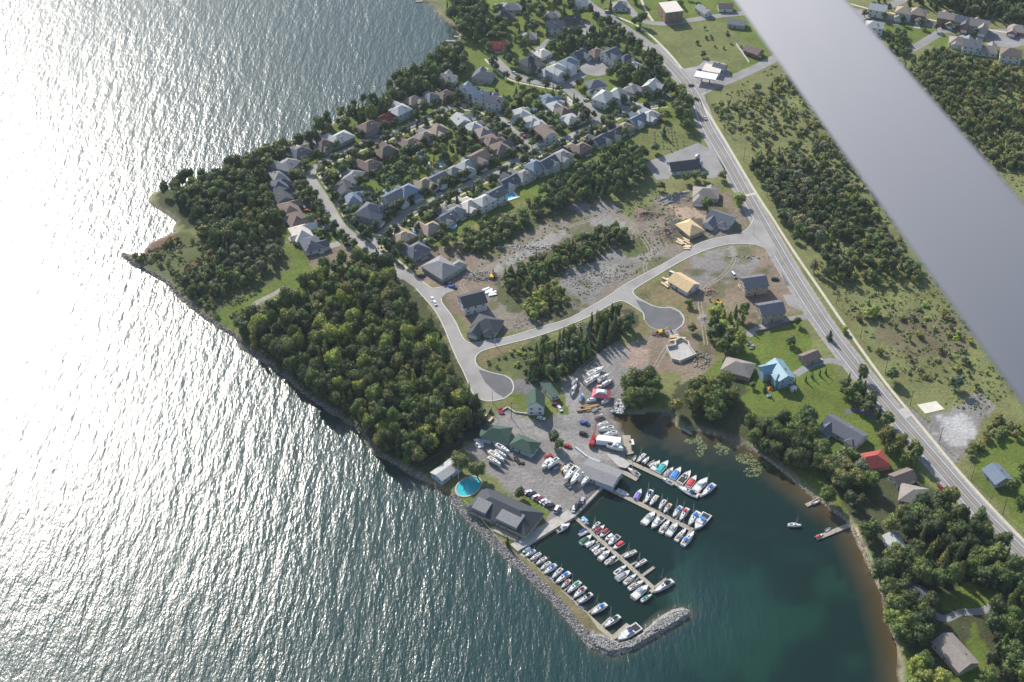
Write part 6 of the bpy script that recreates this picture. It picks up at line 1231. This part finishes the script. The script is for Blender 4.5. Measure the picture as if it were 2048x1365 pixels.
fence([(1150,895),(1175,915),(1200,925)], .6, 'stack of long pale masts laid beside the boatyard lane', ALU, name='mast_rack', cat='rack', thick=1.0)
def boxes(px, py, ang, dims, mat, name, label, cat, n_=5, part='board'):
    p = at(px, py, LZ+.4); t = thing(name, label, cat, (p.x, p.y, LZ+.02), ang); r_ = random.Random(int(px))
    for k in range(n_):
        w_, d_, h_ = dims; x_ = r_.uniform(-1, 1)*w_*.5; y_ = (k-n_/2)*d_*1.2+r_.uniform(-.1, .1); a_ = r_.uniform(-.2, .2)
        MB().box(-w_/2, w_/2, -d_/2, d_/2, 0, h_*r_.uniform(.6, 1.4), M=Matrix.Translation((x_, y_, .003*k)) @ Matrix.Rotation(a_, 4, 'Z')).build(part, mat, t)
LUM = pm('fresh_lumber', (.62, .48, .3), .8, .15, 1); SHW = cloth('white')
for a_ in [(979,582,.5,(5,1.4,.7),SHW,'sheet_stack','white wrapped sheets lying behind the dark gabled new house','building material'),(1334,563,-.7,(6,1.3,.9),LUM,'lumber_stack','fresh lumber beside the unfinished white-walled house','lumber'),(1367,482,-.8,(5,1.2,.8),LUM,'lumber_stack','fresh lumber below the plywood-roofed house','lumber'),
 (1372,492,-.2,(4,1,.6),LUM,'lumber_stack','small lumber pile at the kerb by the plywood-roofed house','lumber'),(1355,676,.1,(5,1.0,.8),LUM,'lumber_stack','pale lumber by the concrete foundation','lumber'),(1176,815,.3,(8,.8,.8),TEAK,'lumber_stack','long timbers in the upper yard beside the stones','lumber'),
 (970,838,.9,(4,1.0,.9),LUM,'pallet_stack','yellow pallets at the corner of the green workshop','pallets'),(955,885,.4,(3,1.2,.9),SHW,'material_pile','white junk piled between the workshop and the dark fence','junk'),(1000,822,.3,(2.4,.8,.7),cloth('maroon'),'material_pile','reddish junk heap at the kerb end near the boatyard','junk'),
 (645,500,.2,(3,1,1),SHW,'material_pile','white materials on the dirt lot south of the western street','building material'),(1500,690,.3,(2.5,1,.8),GR and ROCKM,'stone_stack','stones on the lawn by the bungalow','stones'),(1035,920,.7,(1.8,1.2,.9),cloth('black'),'engine_parts','black machinery parts in the middle of the boatyard','machinery'),(1483,575,1.2,(3,1,.7),LUM,'lumber_stack','lumber scraps left of the slate houses','lumber'),(1528,640,.4,(3,1,.6),LUM,'lumber_stack','lumber scraps at the trench of the southern slate house','lumber')]: boxes(*a_)
def shed(px, py, ang, label, roof='white', w=3, d=2.4, h=2.1):
    p = at(px, py, LZ+h); t = thing('garden_shed', label, 'shed', (p.x, p.y, LZ+.02), ang); MB().box(-w/2, w/2, -d/2, d/2, 0, h-.1).build('wall', wallm('white'), t); R_ = MB(); gable(R_, -w/2, w/2, -d/2, d/2, h, .35, .2); R_.build('roof', roofm(roof), t); MB().box(-.4, .4, -d/2-.05, -d/2+.02, 0, 1.8).build('door', DARKIN, t)
for x, y, l in ((850,481,'white garden gazebo in the garden behind the slate house'),(768,408,'white-roofed shed behind the blue-grey roofed houses'),(724,384,'white-roofed shed behind the dark gabled house'),(1283,246,'white awning hut behind the southern row, east end'),(888,318,'small white shed between the two round pools'),(1706,1001,'white-roofed shed in the shaded bay garden'),(855,328,'pale shed among the inner gardens'),(1069,219,'white shed beside the pale roofs of the middle block'),(1587,776,'white flat shed beside the blue-roofed house'),(1541,775,'orange play tent on the lawn by the blue-roofed house'),(1537,790,'white garden table on the lawn'),(1102,331,'white porch hut behind the south row'),(1563,412,'white sign board standing in the thicket east of the road')):
    if 'tent' in l:
        p = at(x, y, LZ+1); t = thing('play_tent', l, 'tent', (p.x, p.y, LZ), .3); MB().box(-1.6, 1.6, -1.2, 1.2, 0, 1.7, top=(1.2, .9)).build('canvas', cloth('orange'), t); MB().box(-.5, .5, -1.5, -1.25, 0, .3).build('mat', cloth('yellow'), t)
    elif 'table' in l:
        p = at(x, y, LZ+1); t = thing('garden_table', l, 'table', (p.x, p.y, LZ), .3); MB().tube((0, 0, .7), (0, 0, .8), 1.3, 1.3, 12).build('table_top', cloth('white'), t); MB().tube((0, 0, 0), (0, 0, .7), .1).build('leg', ALU, t)
    elif 'sign' in l:
        p = at(x, y, LZ+2); t = thing('signboard', l, 'sign', (p.x, p.y, LZ), .9); MB().box(-1.6, 1.6, -.06, .06, 1.6, 4.6).build('panel', cloth('white'), t); [MB().tube((s_, .12, 0), (s_, .12, 4.2), .08).build('post', BARK, t) for s_ in (-1.2, 1.2)]
    else: shed(x, y, .5, l)
# silver silo beside the hall
for i, (x, y) in enumerate([(1395,322),(1401,330)]):
    p = at(x, y, LZ+3); t = thing('silo', ['taller','shorter'][i]+' silvery silo at the right end of the black-roofed hall', 'silo', (p.x, p.y, LZ), 0); MB().tube((0, 0, 0), (0, 0, 7-2*i), 1.7, 1.7, 14).build('cylinder', ALU, t); MB().tube((0, 0, 7.01-2*i), (0, 0, 8.2-2*i), 1.75, .2, 14).build('roof', ALU, t)
# gravestones: many tiny
g = np.random.default_rng(31); m = MB(); P = atn([(1300,262),(1340,255),(1375,290),(1345,305),(1312,300)])
for j in range(9):
    for i in range(12):
        x = P[:, 0].min()+i*2.4+g.normal()*.2; y = P[:, 1].min()+j*4.2+g.normal()*.2
        if inpoly(np.array([x]), np.array([y]), P)[0] and g.random() < .8: m.box(x-.4, x+.4, y-.12, y+.12, LZ, LZ+1.1, top=(.05, 0))
o = m.build('gravestones', ROCKM); o['kind'] = 'stuff'; o['label'] = 'rows of small gravestones on the lawn above the car park'
# flag-like chalk marks and picnic things are left to the ground cover

# ------------------------------------------------------------------ the aircraft's own wing strut, a metre or two from the camera
Rm = cam.rotation_euler.to_matrix(); chord = .15; STR = R(-20)
def campt(x, y, d): return Vector(cam.location)+Rm @ Vector(((x-1024)/FPX*d, -(y-682.5)/FPX*d, -d))
A_ = campt(1378, -250, FPX*chord/147); B_ = campt(2605, 1300, FPX*chord/345); ax = (B_-A_).normalized(); B2 = B_+ax*.35; A2 = A_-ax*1.2
mid = (A_+B_)/2; vw = (Vector(cam.location)-mid); vw -= ax*vw.dot(ax); vw.normalize(); wd_ = ax.cross(vw).normalized(); q_ = Matrix.Rotation(STR, 3, ax); vw = q_ @ vw; wd_ = q_ @ wd_
t = thing('wing_strut', 'big smooth grey wing strut of the aircraft crossing the upper right', 'aircraft strut', A2)
m = MB(); n_ = 40; V = []
for c in (A2, B2):
    for k in range(n_):
        th = 2*math.pi*k/n_; e = math.cos(th)*chord/2; f_ = math.copysign(abs(math.sin(th))**.8, math.sin(th))*.006; V.append(c-A2+wd_*e+vw*f_)
m.add(V, [(k, (k+1) % n_, n_+(k+1) % n_, n_+k) for k in range(n_)]+[tuple(range(n_-1, -1, -1)), tuple(range(n_, 2*n_))])
sm_ = bpy.data.materials.new('strut_paint'); sm_.use_nodes = True; bs = sm_.node_tree.nodes['Principled BSDF']; bs.inputs['Base Color'].default_value = (.30, .30, .32, 1); bs.inputs['Specular IOR Level'].default_value = .06
nz_ = sm_.node_tree.nodes.new('ShaderNodeTexNoise'); nz_.inputs['Scale'].default_value = 14; mr_ = sm_.node_tree.nodes.new('ShaderNodeMapRange'); mr_.inputs[3].default_value = .6; mr_.inputs[4].default_value = .75
sm_.node_tree.links.new(nz_.outputs['Fac'], mr_.inputs[0]); sm_.node_tree.links.new(mr_.outputs[0], bs.inputs['Roughness'])
o = m.build('strut_body', sm_, t)
for p in o.data.polygons: p.use_smooth = len(p.vertices) == 4
MB().tube(A2-A2-ax*.05, ax*.12, .05, .05, 12).build('end_fitting', ALU, t)

# ------------------------------------------------------------------ air between the camera and the ground
hm = bpy.data.materials.new('haze'); hm.use_nodes = True; n = hm.node_tree; n.nodes.remove(n.nodes['Principled BSDF'])
pv = n.nodes.new('ShaderNodeVolumePrincipled'); pv.inputs['Color'].default_value = (.72, .85, 1, 1); pv.inputs['Density'].default_value = .00004; pv.inputs['Anisotropy'].default_value = .35
n.links.new(pv.outputs[0], n.nodes['Material Output'].inputs['Volume'])
o = MB().box(-9500, 9500, -3000, 12500, -6, CAM_H+12).build('haze', hm); o['kind'] = 'stuff'; o['label'] = 'thin blue summer haze over lake and land'
